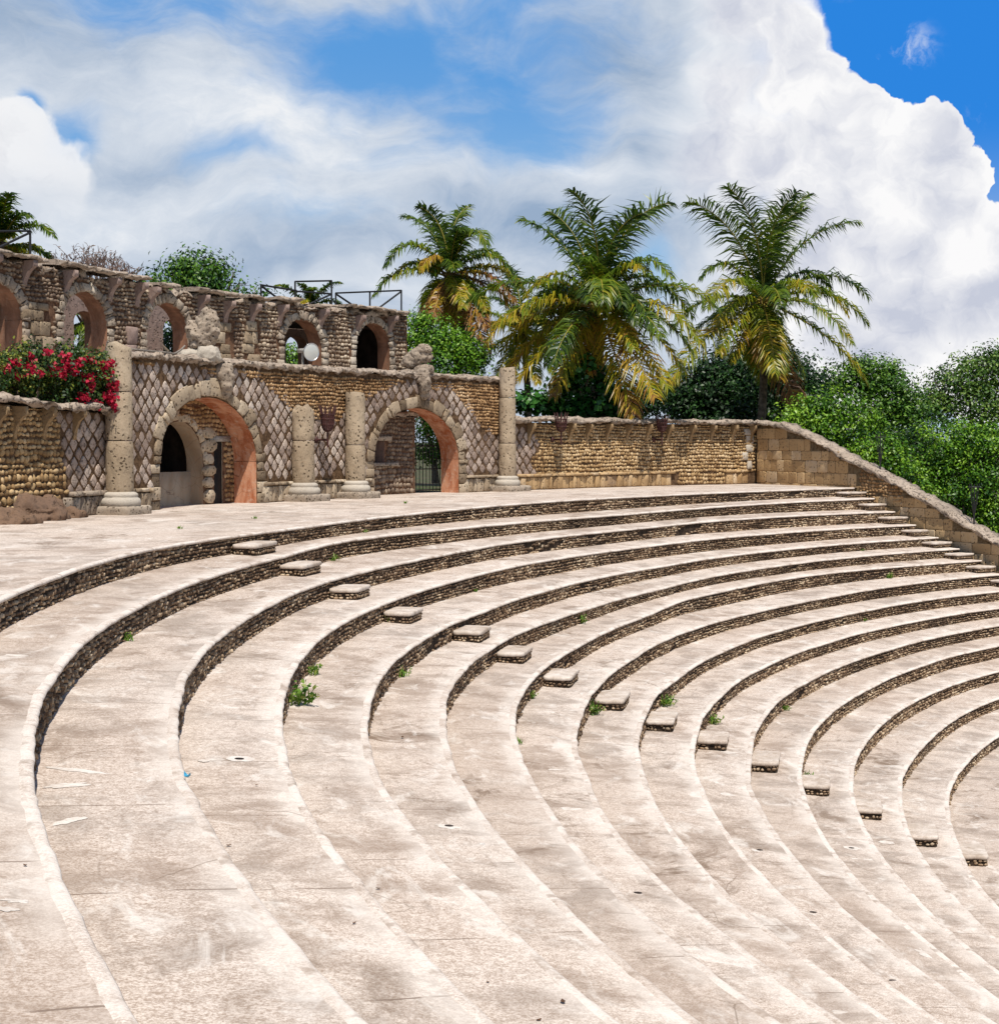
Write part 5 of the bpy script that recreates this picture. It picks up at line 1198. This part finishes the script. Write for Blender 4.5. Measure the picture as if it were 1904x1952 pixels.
tree('bush', 'dark evergreen bush behind the iron gate', 'bush', [(800, 800, 40), (838, 830, 34), (870, 790, 40), (815, 868, 30), (850, 872, 30), (786, 760, 30), (870, 850, 30)], 80, -.1, .22, 'leaf_bright', .7, 13, .4, 830, None, 24)
tree('sea_grape', 'large-leaved glossy green shrub just behind the boundary wall', 'shrub', [(1003, 768, 24, 0, .6), (1040, 772, 26, 0, .6), (1082, 777, 28, 0, .6), (1126, 776, 28, 0, .6), (1165, 772, 24, 0, .6), (1185, 768, 14, 0, .6), (1120, 705, 26), (1080, 730, 14), (1140, 740, 18)], 68.5, -.1, .34, 'leaf_glossy', .75, 14, .36, 1120, None, 15, .14, .9, .8)
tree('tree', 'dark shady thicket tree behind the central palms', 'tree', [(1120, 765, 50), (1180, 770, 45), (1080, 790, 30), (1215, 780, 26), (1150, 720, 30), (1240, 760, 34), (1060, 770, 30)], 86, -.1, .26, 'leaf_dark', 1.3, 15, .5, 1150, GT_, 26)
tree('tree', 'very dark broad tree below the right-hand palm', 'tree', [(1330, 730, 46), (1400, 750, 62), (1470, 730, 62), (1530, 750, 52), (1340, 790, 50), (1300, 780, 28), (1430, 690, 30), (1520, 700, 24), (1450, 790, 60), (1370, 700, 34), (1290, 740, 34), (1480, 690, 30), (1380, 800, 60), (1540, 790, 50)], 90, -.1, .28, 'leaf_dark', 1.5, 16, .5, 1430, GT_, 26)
tree('bush', 'bright green feathery bush rising over the top of the sloping wall', 'bush', [(1536, 795, 34), (1586, 785, 38), (1622, 818, 40), (1572, 830, 48), (1500, 803, 20), (1556, 772, 16), (1640, 850, 34)], 75, -6.5, .2, 'leaf_bright', 1.0, 17, .38, 1580, None, 28)
tree('tree', 'mid green tall tree right of the palms, standing behind the feathery bush', 'tree', [(1598, 726, 34), (1655, 716, 40), (1700, 745, 46), (1742, 775, 42), (1660, 775, 60), (1715, 820, 56), (1640, 700, 16), (1686, 712, 20), (1570, 745, 26)], 97, -6.5, .26, 'leaf_mid', 1.0, 18, .5, 1670, GT_, 28)
tree('tree', 'olive green open-crowned tree at the right edge', 'tree', [(1796, 742, 36), (1842, 712, 40), (1886, 700, 42), (1856, 770, 56), (1905, 770, 60), (1790, 790, 30), (1905, 680, 22), (1775, 770, 20)], 112, -6.5, .3, 'leaf_pale', 1.1, 19, .6, 1850, GT_, 22)
tree('tree', 'bright green layered tree in the lower right corner of the woods', 'tree', [(1800, 845, 46), (1850, 840, 40), (1895, 850, 48), (1772, 895, 40), (1840, 915, 64), (1900, 930, 66), (1785, 950, 44), (1740, 905, 22), (1860, 990, 50), (1910, 1010, 40)], 80, -6.5, .2, 'leaf_bright', 1.0, 20, .38, 1850, GT_, 28)
tree('bush', 'green bush leaning over the middle of the sloping wall', 'bush', [(1672, 868, 34), (1702, 888, 36), (1728, 915, 32), (1650, 862, 24), (1750, 945, 30), (1700, 850, 20)], 74, -6.5, .19, 'leaf_bright', 1.0, 21, .36, 1700, None, 28)
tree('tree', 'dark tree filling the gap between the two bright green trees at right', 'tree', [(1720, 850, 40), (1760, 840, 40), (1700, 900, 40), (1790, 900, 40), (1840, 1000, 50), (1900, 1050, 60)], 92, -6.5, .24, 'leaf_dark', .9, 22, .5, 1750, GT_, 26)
# foliage glimpsed through the gallery arches
tree('bush', 'dark bush seen through the third gallery arch', 'bush', [(325, 655, 32), (350, 640, 26), (300, 660, 24)], 68, -.1, .22, 'leaf_dark', .9, 31, .4, 330, 'bushes seen through the gallery arches', 22, .1)
tree('bush', 'green bush seen through the fourth gallery arch', 'bush', [(560, 675, 22), (576, 690, 24), (545, 690, 22)], 74, -.1, .2, 'leaf_bright', .9, 32, .4, 565, 'bushes seen through the gallery arches', 22, .1)
tree('bush', 'dark bush seen through the leftmost gallery arch', 'bush', [(0, 620, 34), (-10, 580, 24), (12, 655, 24)], 60, -.1, .2, 'leaf_dark', .9, 33, .4, 0, 'bushes seen through the gallery arches', 22, .1)
# dry shrub
b = at_depth(178, 560, 58.5); ds = empty('dry_shrub', b, 'leafless brown dry shrub above the left part of the gallery wall', 'shrub')
mb, ml = MB(), MB(); g = np.random.default_rng(8)
for i in range(75):
    x0 = g.uniform(120, 245); p = at_depth(x0, 560, 58.5 + g.uniform(-1, 1)); top = np.interp(x0, [115, 135, 150, 200, 225, 245], [500, 478, 468, 472, 488, 505])
    hgt = (560 - top) * 58.5 / FPX * g.uniform(.75, 1.05); lean = g.normal(0, .45); bend = g.normal(0, .5)
    t = np.linspace(0, 1, 7); Q = p + np.stack([lean * t * hgt * .5 + bend * t ** 3 * .5, g.normal(0, .2) * t, t * hgt - .25 * abs(bend) * t ** 4], -1) + g.normal(0, .03, (7, 3)) * t[:, None]
    add_tube(mb, Q, np.linspace(.022, .008, 7), 4)
    for tt in g.uniform(.45, 1, 5):
        q = p + (Q[-1] - p) * tt; e = g.normal(0, 1, 3); e /= np.linalg.norm(e); add_tube(mb, [q, q + e * .15 + [0, 0, .06], q + e * .28], [.009, .007, .004], 4, cap=False)
        leaf_quads(ml, q + g.normal(0, .1, (2, 3)), g.normal(0, 1, (2, 3)), .16, g.uniform(0, 1, 2), g, .2, .3)
obj('stems', mb, M['dry_stem'], ds); obj('dry_leaves', ml, M['dry_leaf'], ds)
# flowering shrub over the left wall
dB = lambda x: float(np.interp(x, [-60, 0, 220], [36.8, 38.4, 41.6]))
bb = [(-40, 705, 45), (15, 705, 42), (65, 700, 44), (120, 702, 44), (165, 705, 38), (196, 720, 26), (206, 750, 17), (95, 738, 36), (40, 735, 32), (150, 742, 34), (208, 775, 9), (190, 690, 22), (128, 672, 18), (60, 668, 20), (185, 745, 22)]
bl = [(at_depth(x, y, dB(x) + .35), (r * .0125, r * .0125 * 1.0, r * .0125 * .85)) for x, y, r in bb]
bg = empty('flowering_shrub', at_depth(90, 780, dB(90) + .6), 'dense green shrub with crimson flowers spilling over the low left wall', 'shrub')
mb = MB(); crown(mb, bl, .095, .9, 51, .2, .6, 24, .7, .6); obj('foliage', mb, M['boug_leaf'], bg)
g = np.random.default_rng(52)
for x, y, n_, s_ in ((206, 697, 46, 9), (196, 700, 30, 8), (215, 735, 26, 8), (208, 757, 40, 9), (216, 772, 20, 6), (222, 783, 5, 3), (173, 688, 20, 7), (150, 692, 26, 9), (128, 698, 26, 9), (103, 704, 26, 8), (58, 703, 22, 9), (168, 722, 30, 9), (172, 740, 22, 8), (160, 757, 26, 10), (28, 690, 12, 8), (60, 680, 10, 7), (90, 670, 8, 7), (12, 700, 10, 6), (125, 680, 14, 8), (200, 715, 16, 9), (140, 708, 18, 8), (75, 712, 14, 8), (36, 716, 8, 8), (185, 772, 14, 8), (225, 730, 4, 3), (118, 716, 12, 7)):
    dd = dB(x); n2 = int(n_ * 2.4); mb = MB()
    P = at_depth(x, y, dd - .25) + g.normal(0, 1, (n2, 3)) * np.array([s_, s_ * .8, s_ * .8]) * .0125 * .62
    leaf_quads(mb, P, np.array([.5, -.9, .5]) + g.normal(0, .7, (n2, 3)), .10, g.uniform(0, 1, n2), g, .4, .9)
    obj('flower_cluster', mb, M['boug_flower'], bg)
mb = MB()
for x in (-20, 30, 70, 120, 160, 195):
    p = at_depth(x, 775, dB(x) + .5); q = at_depth(x + 8, 720, dB(x) + .4); add_tube(mb, [p - [0, 0, .3], (p + q) / 2 + g.normal(0, .05, 3), q], [.04, .03, .015], 6)
obj('stems', mb, M['bark'], bg)
# ---- coconut palms
def frond(mbl, mbr, c, ang, length, droop, age, depth, g, phi=None):
    s = depth / FPX; L = length * s * 1.12
    phi = (g.uniform(-48, -8) if 200 < ang % 360 < 342 else g.uniform(-42, 26)) if phi is None else phi
    a, ph = math.radians(ang), math.radians(phi)
    d0 = np.array([math.cos(a) * math.cos(ph), math.sin(ph), math.sin(a) * math.cos(ph)])
    n_ = 34; t = np.linspace(0, 1, n_)
    side = np.array([math.copysign(1, math.cos(a)), 0, 0]) * (abs(d0[2]) > .85) * .5
    D = d0[None] + side[None] * (t ** 2)[:, None] + np.array([0, 0, -1.0])[None] * ((droop + .24) * t ** 1.8 * 1.5)[:, None]; D /= np.linalg.norm(D, axis=1, keepdims=True)
    P = c + np.concatenate([np.zeros((1, 3)), np.cumsum((D[1:] + D[:-1]) / 2 * L / (n_ - 1), 0)])
    add_tube(mbr, P, np.linspace(.055, .008, n_), 5, tint=np.clip(.35 + age * .6, 0, 1), cap=False)
    nl = 84; tt = np.repeat(np.linspace(.13, 1.0, nl), 2); sd = np.tile([-1.0, 1.0], nl)
    Pp = np.stack([np.interp(tt, t, P[:, i]) for i in range(3)], -1); Dd = np.stack([np.interp(tt, t, D[:, i]) for i in range(3)], -1)
    Dd /= np.linalg.norm(Dd, axis=1, keepdims=True)
    up = np.array([0, 0, 1.0]); sv = np.cross(Dd, up); nn = np.linalg.norm(sv, axis=1, keepdims=True)
    fb = np.cross(d0, [0.3, 1, .2]); fb /= np.linalg.norm(fb)
    sv = np.where(nn > .25, sv / (nn + 1e-6), fb)
    if abs(d0[2]) > .9: 
        sv = np.broadcast_to(fb, sv.shape)
    nv = np.cross(sv, Dd)
    ll = L * .235 * np.clip(np.minimum(.35 + 2.2 * tt, 1.0) * np.where(tt > .72, 1 - .62 * ((tt - .72) / .28) ** 1.5, 1), .2, 1) * g.uniform(.72, 1.12, len(tt)) * np.where(g.uniform(size=len(tt)) < .09, .35, 1)
    grav = .62 + .6 * age + .35 * droop
    d1 = sv * sd[:, None] * .86 + Dd * (.42 + .55 * tt[:, None] ** 3) + nv * .16 + g.normal(0, .19, (len(tt), 3)); d1 /= np.linalg.norm(d1, axis=1, keepdims=True)
    d2 = d1 + np.array([0, 0, -1.0]) * (grav * g.uniform(.6, 1.5, len(tt)))[:, None]; d2 /= np.linalg.norm(d2, axis=1, keepdims=True)
    M1 = Pp + d1 * ll[:, None] * .45; M2 = M1 + d2 * ll[:, None] * .55
    w = .037 * g.uniform(.8, 1.2, len(tt)); wv = np.cross(d1, nv + g.normal(0, .35, nv.shape)); wv /= np.linalg.norm(wv, axis=1, keepdims=True) + 1e-6; wv *= w[:, None]
    V = np.stack([Pp - wv * .6, Pp + wv * .6, M1 + wv, M1 - wv, M2], 1)
    k = np.arange(len(tt))[:, None] * 5
    T = np.clip(age + g.normal(0, .10, len(tt)) + .10 * np.sin(tt * 9 + ang) + .12 * (tt - .5) * (age > .3), 0, 1)
    b0 = mbl.n
    mbl.V.append(V.reshape(-1, 3)); mbl.U.append(np.zeros((len(V) * 5, 2))); mbl.n += len(V) * 5
    mbl.F.append(k + np.array([[0, 1, 2, 3]]) + b0); mbl.T.append(T); mbl.F.append(k + np.array([[3, 2, 4]]) + b0); mbl.T.append(T)
def palm(label, x, y, depth, zg, fr, tx=None, seed=0, r=.17, extra=8, elen=130):
    g = np.random.default_rng(700 + seed); c = at_depth(x, y, depth); bx = at_depth(tx if tx else x, 800, depth)[0]
    base = np.array([bx, depth, zg]); root = empty('coconut_palm', base, label, 'palm', 'coconut palms behind the walls')
    mb = MB(); n_ = 30; t = np.linspace(0, 1, n_)
    P = base[None] * (1 - t)[:, None] + (c - [0, 0, .1])[None] * t[:, None]; P[:, 0] += .25 * np.sin(t * math.pi)
    add_tube(mb, P, r * (1.35 - .5 * t) * (1 + .05 * (np.arange(n_) % 2)), 10); obj('trunk', mb, M['palm_bark'], root, True)
    ml, mr_ = MB(), MB()
    for f in fr: frond(ml, mr_, c + g.normal(0, .06, 3), f[0], f[1], f[2], f[3], depth, g, f[4] if len(f) > 4 else None)
    for i in range(extra):          # fronds pointing towards or away from the viewer
        frond(ml, mr_, c + g.normal(0, .06, 3), g.uniform(0, 360) if i % 3 else g.uniform(40, 140), elen * g.uniform(.85, 1.1), g.uniform(.4, 1.0), g.choice([.12, .25, .4, .5]), depth, g, (1 if g.uniform() < .5 else -1) * g.uniform(45, 72))
    obj('fronds', ml, M['frond'], root); obj('midribs', mr_, M['rachis'], root, True)
    mb = MB()
    for i in range(9):
        a = g.uniform(0, 6.28); p = c + [.3 * math.cos(a), .3 * math.sin(a), -.25 - g.uniform(0, .2)]; add_lathe(mb, p, [(0, -.12), (.07, -.09), (.1, 0), (.07, .1), (0, .13)], 10)
    for i in range(16):
        a = g.uniform(0, 6.28); d = np.array([math.cos(a), math.sin(a), .5]); add_tube(mb, [c - [0, 0, .3] + d * .1, c + d * .35], [.05, .02], 5)
    obj('crown_heart', mb, M['palm_bark'], root, True)
palm('brown-skirted coconut palm standing behind the right end of the gallery wall', 856, 524, 74, -.1,
     [(108, 165, .25, .18), (70, 150, .9, .2), (88, 135, .2, .08), (97, 135, .3, .1), (80, 125, .5, .05), (128, 150, 1.15, .22), (160, 150, .95, .3), (122, 92, 1.3, .66), (52, 130, 1.0, .1), (40, 140, 1.1, .22), (22, 145, 1.0, .5), (8, 140, .9, .88), (-8, 150, .7, .86), (245, 112, .3, .82), (262, 105, .2, .78), (290, 145, .2, .85), (306, 180, .3, .92), (282, 125, .2, .72), (270, 90, .1, .86), (318, 150, .4, .9), (145, 110, .9, .45), (232, 110, .5, .9)], 868, 1, extra=9, elen=125)
palm('fullest coconut palm, in the middle of the group with yellowing lower fronds', 1138, 585, 69, -.1,
     [(112, 215, .2, .14), (99, 205, .12, .1), (91, 222, .08, .06), (76, 225, .35, .12), (84, 190, .3, .05), (104, 150, .4, .2), (56, 190, .85, .2), (64, 150, .7, .4), (36, 215, .95, .22), (45, 150, .9, .1), (152, 232, .55, .2), (138, 150, .8, .4), (163, 222, 1.0, .5), (172, 205, .9, .52), (120, 140, 1.0, .45), (214, 225, .35, .55), (252, 115, .4, .68), (238, 190, .25, .6), (16, 225, .85, .48), (26, 220, .7, .3), (305, 235, .15, .66), (289, 225, .12, .68), (322, 205, .4, .5), (340, 195, .6, .45), (195, 185, .6, .6), (270, 120, .3, .62), (5, 190, .9, .3)], 1125, 2, extra=20, elen=180)
palm('right-hand coconut palm with a wide open crown against white cloud', 1452, 575, 82, -.1,
     [(111, 225, .25, .2), (98, 220, .1, .12), (90, 200, .1, .08), (79, 232, .08, .16), (61, 220, .35, .18), (86, 180, .3, .1), (36, 205, .75, .16), (31, 165, 1.15, .42), (20, 200, .85, .3), (6, 190, .95, .36), (-24, 225, .45, .42), (140, 195, .95, .38), (163, 140, 1.3, .45), (170, 175, .8, .28), (186, 150, .6, .25), (205, 240, .35, .52), (235, 130, .4, .58), (265, 148, .1, .66), (280, 150, .1, .68), (284, 195, .1, .9), (305, 150, .4, .4), (122, 150, .9, .3), (50, 150, .9, .12)], 1438, 3, extra=12, elen=165)
palm('small dark coconut palm half hidden between the brown-skirted palm and the fullest one', 995, 629, 88, -.1,
     [(92, 125, .15, .05), (112, 105, .5, .12), (66, 115, .6, .12), (158, 120, .8, .2), (140, 110, .8, .3), (25, 115, .9, .2), (45, 110, .8, .1), (205, 115, .5, .3), (235, 120, .3, .5), (252, 110, .2, .55), (288, 110, .2, .5), (315, 105, .5, .3), (340, 110, .7, .25)], 1000, 4, extra=7, elen=100)
palm('coconut palm cut by the left edge, behind the iron railing', -4, 470, 66, -.1,
     [(72, 130, .35, .12), (82, 120, .3, .08), (38, 125, .75, .2), (18, 105, .9, .5), (-12, 125, .5, .6), (100, 120, .3, .2), (120, 120, .6, .2), (150, 120, .8, .2), (180, 120, .8, .3), (215, 110, .5, .5), (-35, 110, .4, .6), (55, 115, .5, .1), (5, 120, .8, .3)], -10, 5, extra=6, elen=100)
palm('small coconut palm showing only its top above the gallery railing', 588, 590, 84, -.1,
     [(152, 70, .6, .25), (125, 70, .4, .2), (55, 75, .4, .12), (35, 70, .7, .2), (95, 62, .3, .1), (75, 66, .4, .15), (165, 70, .8, .5), (15, 66, .8, .3)], 588, 6, extra=5, elen=60)
palm('coconut palm glimpsed through the second gallery arch', 165, 610, 63, -.1,
     [(150, 90, .9, .25), (200, 80, .6, .25), (235, 90, .3, .3), (260, 80, .2, .25), (120, 70, .9, .2), (290, 80, .2, .3), (60, 60, .9, .2), (20, 70, .8, .2), (215, 100, .5, .2)], 165, 7, extra=4, elen=70)
# ------------------------------------------------------------------ sky, sun, camera
SUN_EL, SUN_AZ = math.radians(63), math.radians(168)      # azimuth from +y towards +x: behind the viewer, a little to the right
sun_dir = Vector((math.sin(SUN_AZ) * math.cos(SUN_EL), math.cos(SUN_AZ) * math.cos(SUN_EL), math.sin(SUN_EL)))
L = bpy.data.lights.new('sun', 'SUN'); L.energy = 5.0; L.angle = math.radians(.55); L.color = (1.0, .94, .84)
lo = bpy.data.objects.new('sun', L); COL.objects.link(lo); lo.rotation_euler = sun_dir.to_track_quat('Z', 'Y').to_euler()
W = bpy.data.worlds.new('World'); S.world = W; W.use_nodes = True
t = W.node_tree; t.nodes.clear(); n = NT(t); out = t.nodes.new('ShaderNodeOutputWorld'); bgd = t.nodes.new('ShaderNodeBackground')
sky = t.nodes.new('ShaderNodeTexSky'); sky.sky_type = 'NISHITA'; sky.sun_disc = False; sky.sun_elevation = SUN_EL; sky.sun_rotation = SUN_AZ; sky.air_density = 1.0; sky.dust_density = .3; sky.ozone_density = 2.5
G = n.n('ShaderNodeNewGeometry').outputs['Incoming']
tc = t.nodes.new('ShaderNodeTexCoord').outputs['Generated']
nv = n.vm('NORMALIZE', tc); sp = n.n('ShaderNodeSeparateXYZ'); n.set(sp.inputs[0], nv)
az = n.m('ARCTAN2', sp.outputs[0], sp.outputs[1]); el = n.m('ARCSINE', sp.outputs[2])
Uu = n.m('MULTIPLY', az, 3.2367); Vv = n.m('MULTIPLY', el, 3.2367)
cb = n.n('ShaderNodeCombineXYZ'); n.set(cb.inputs[0], Uu); n.set(cb.inputs[1], Vv)
q0 = cb.outputs[0]
def warp(vec, sc, amt, det=3):
    nd = n.n('ShaderNodeTexNoise', Scale=sc, Detail=float(det)); n.set(nd.inputs['Vector'], vec)
    return n.vm('ADD', vec, n.vm('MULTIPLY', n.vm('SUBTRACT', nd.outputs[1], (.5, .5, .5)), (amt, amt, 0)))
qs = warp(warp(q0, 2.2, .28), 7.0, .07)             # soft veils
qc = warp(warp(q0, 9.0, .10, 4), 26.0, .035, 4)     # cauliflower edges
def pxuv(x, y): return ((x - 952) / 1000, (839 - y) / 1000 * (1 - .02 * (839 - y) / 839))
def sub(vec, x, y, rx, ry):
    u, v = pxuv(x, y)
    d = n.vm('MULTIPLY', n.vm('SUBTRACT', vec, (u, v, 0)), (1000 / rx, 1000 / ry, 0)); return n.vm('LENGTH', d, out=1)
def blob(vec, x, y, rx, ry): return n.mr(sub(vec, x, y, rx, ry), 1.0, .0)
def total(parts, start=None):
    a = start
    for w, b in parts:
        a = n.m('MULTIPLY', b, w) if a is None else n.m('MULTIPLY_ADD', b, w, a)
    return a
f1 = n.noise(n.vm('MULTIPLY', qs, (1.0, 1.9, 1)), 3.0, 7, .64); f2 = n.noise(n.vm('MULTIPLY', qs, (1, 2.1, 1)), 7.5, 6, .64)
blue_gap = total([(w, blob(qs, x, y, rx, ry)) for x, y, rx, ry, w in ((680, 140, 300, 150, 1.05), (1010, 225, 300, 180, 1.0), (330, 40, 480, 130, .75), (930, 50, 420, 150, .8), (860, 300, 360, 90, .4), (430, 318, 170, 46, .6), (165, 285, 80, 70, 1.1), (95, 235, 40, 30, .9), (640, 430, 340, 60, .3), (1240, 520, 90, 70, .6), (1180, 490, 160, 50, .45))])
blue_gap = n.m('ADD', n.m('ADD', blue_gap, n.m('MULTIPLY', n.m('SUBTRACT', f1, .50), 1.15)), n.m('MULTIPLY', n.m('SUBTRACT', f2, .5), .7))
cov = n.mr(blue_gap, .0, 1.05, 1.0, .0)
# deep blue beyond the cumulus on the right, and open sky out of view
open_r = n.mr(Uu, .42, .56)
clear_out = n.m('MAXIMUM', n.mr(n.m('ABSOLUTE', Uu), 1.3, 2.6), n.mr(Vv, .95, 1.7))
outside = n.mr(n.noise(nv, 2.2, 6, .6, .4), .5, .66)
CUM = [(1420, 50, 125), (1480, 90, 100), (1490, 170, 118), (1570, 260, 105), (1640, 260, 62), (1690, 340, 120), (1752, 290, 76), (1815, 345, 56), (1700, 440, 160), (1790, 440, 80), (1560, 420, 200), (1420, 300, 170), (1850, 490, 76), (1905, 520, 92), (1640, 600, 220), (1890, 640, 180), (1460, 560, 150), (1390, 180, 90)]
cum = None
for x, y, r in CUM:
    v = n.m('SUBTRACT', 1.0, sub(qc, x, y, r, r)); cum = v if cum is None else n.m('SMOOTH_MAX', cum, v, .08)
puff = n.noise(qc, 11, 5, .62)
cm = n.m('ADD', cum, n.m('MULTIPLY', n.m('SUBTRACT', puff, .5), .22))
soft = n.mr(Uu, .66, .46, .05, .75)
cmask = n.mr(cm, n.m('MULTIPLY', n.m('SUBTRACT', soft, .05), -.25), soft)
CUL = [(25, 300, 92), (70, 330, 90), (130, 365, 84), (60, 420, 130)]
cul = None
for x, y, r in CUL:
    v = n.m('SUBTRACT', 1.0, sub(qc, x, y, r, r)); cul = v if cul is None else n.m('SMOOTH_MAX', cul, v, .08)
lmask = n.mr(n.m('ADD', cul, n.m('MULTIPLY', n.m('SUBTRACT', puff, .5), .25)), .0, n.mr(Uu, -.86, -.72, .10, .5))
wisp = n.m('MULTIPLY', n.mr(n.noise(qc, 9, 6, .65), .52, .72), n.m('MAXIMUM', blob(q0, 1700, 120, 90, 70), n.m('MAXIMUM', blob(q0, 1690, 165, 70, 40), n.m('MAXIMUM', blob(q0, 1860, 240, 70, 40), blob(q0, 1640, 5, 160, 30)))))
# colours (Background strength below is 0.1)
hs = n.n('ShaderNodeHueSaturation'); hs.inputs['Saturation'].default_value = 1.35; hs.inputs['Value'].default_value = 1.0; n.set(hs.inputs['Color'], sky.outputs[0])
deep = n.mix(n.mr(Vv, .1, .6), (5.0, 6.4, 7.8), (.2, 2.15, 7.0))
deep = n.mix(.95, hs.outputs[0], deep)
veil_blue = n.mix(n.mr(Vv, .25, .75), (3.0, 5.0, 7.3), (1.0, 3.1, 6.7))
skyc = n.mix(open_r, veil_blue, deep)
skyc = n.mix(clear_out, skyc, sky.outputs[0])
dark = total([(w, blob(qs, x, y, rx, ry)) for x, y, rx, ry, w in ((1140, 450, 330, 70, .75), (1000, 425, 160, 40, .4), (450, 520, 330, 70, .6), (640, 470, 260, 60, .45), (1160, 100, 200, 130, .65), (120, 120, 260, 70, .5), (300, 330, 160, 50, .45), (860, 395, 200, 40, .5), (1780, 590, 160, 70, .5), (1700, 660, 200, 40, .55), (1260, 300, 120, 90, .4), (60, 60, 200, 60, .5))])
dark = n.m('ADD', dark, n.m('MULTIPLY', n.m('SUBTRACT', f2, .5), .9))
bright = total([(w, blob(qs, x, y, rx, ry)) for x, y, rx, ry, w in ((500, 250, 420, 110, .7), (720, 330, 400, 80, .4), (230, 440, 260, 80, .6), (500, 400, 400, 50, .4), (1150, 340, 300, 40, .5), (1330, 200, 120, 220, .7), (90, 240, 140, 60, .5), (650, 545, 400, 40, .5), (1250, 560, 150, 60, .6))])
f3 = n.noise(warp(n.vm('MULTIPLY', qs, (1, 1.8, 1)), 15.0, .05), 17, 6, .68)
lum = n.m('ADD', n.m('ADD', n.m('SUBTRACT', bright, dark), n.m('MULTIPLY', n.m('SUBTRACT', f1, .5), .9)), n.m('MULTIPLY', n.m('SUBTRACT', f3, .5), .75))
strat = n.mix(n.mr(lum, -.8, .95, typ='LINEAR'), (2.9, 3.9, 5.4), (7.9, 8.2, 8.6))
strat = n.mix(n.mr(lum, .45, 1.3), strat, (8.5, 8.5, 8.6))
cs = n.noise(warp(qc, 6.0, .10, 4), 6.5, 6, .6)
bil = n.vor(warp(q0, 14.0, .06, 4), 9.0, 'SMOOTH_F1')
und = n.m('ADD', n.m('SUBTRACT', n.m('MULTIPLY', n.m('SUBTRACT', cs, .5), 3.0), n.m('MULTIPLY', n.m('SUBTRACT', bil, .4), .8)), n.m('MULTIPLY', n.mr(cm, .0, .5, .35, .0), 1.0))
und = n.m('SUBTRACT', und, total([(w, blob(q0, x, y, rx, ry)) for x, y, rx, ry, w in ((1430, 110, 150, 140, .35), (1480, 330, 130, 160, .5), (1500, 520, 110, 120, .5), (1760, 600, 200, 80, .75), (1700, 480, 120, 60, .5), (1850, 560, 90, 50, .6), (1640, 680, 160, 50, .7))]))
cumc = n.mix(n.mr(und, -.75, .25, typ='LINEAR'), (5.3, 5.6, 6.6), (9.0, 8.95, 9.0))
base = n.mix(n.m('MULTIPLY', cov, n.m('SUBTRACT', 1.0, n.m('MAXIMUM', open_r, clear_out))), skyc, strat)
base = n.mix(n.m('MULTIPLY', outside, n.m('MULTIPLY', clear_out, .25)), base, (6.5, 6.7, 7.0))
base = n.mix(n.m('MULTIPLY', lmask, n.mr(Vv, .36, .52, .0, .85)), base, n.mix(n.mr(und, -.7, .2, typ='LINEAR'), (5.6, 5.7, 6.2), (8.6, 8.6, 8.7)))
base = n.mix(cmask, base, cumc)
base = n.mix(n.m('MULTIPLY', wisp, .75), base, (7.4, 7.9, 8.8))
n.set(bgd.inputs['Color'], base); bgd.inputs['Strength'].default_value = .1
t.links.new(bgd.outputs[0], out.inputs[0])
cam = bpy.data.cameras.new('camera'); co = bpy.data.objects.new('camera', cam); COL.objects.link(co)
co.location = (0, 0, EYE); co.rotation_euler = (math.pi / 2 - PITCH, 0, 0)
cam.sensor_width = 36; cam.sensor_fit = 'HORIZONTAL'; cam.lens = 3481.5 / 2048 * 36; cam.clip_start = .1; cam.clip_end = 20000
S.camera = co
W.cycles.sampling_method = 'MANUAL'; W.cycles.sample_map_resolution = 512
vs = S.view_settings; vs.view_transform = 'Standard'; vs.look = 'None'; vs.exposure = .1; vs.gamma = 1.0; vs.use_curve_mapping = False
S.cycles.max_bounces = 6; S.cycles.diffuse_bounces = 4; S.cycles.transparent_max_bounces = 4
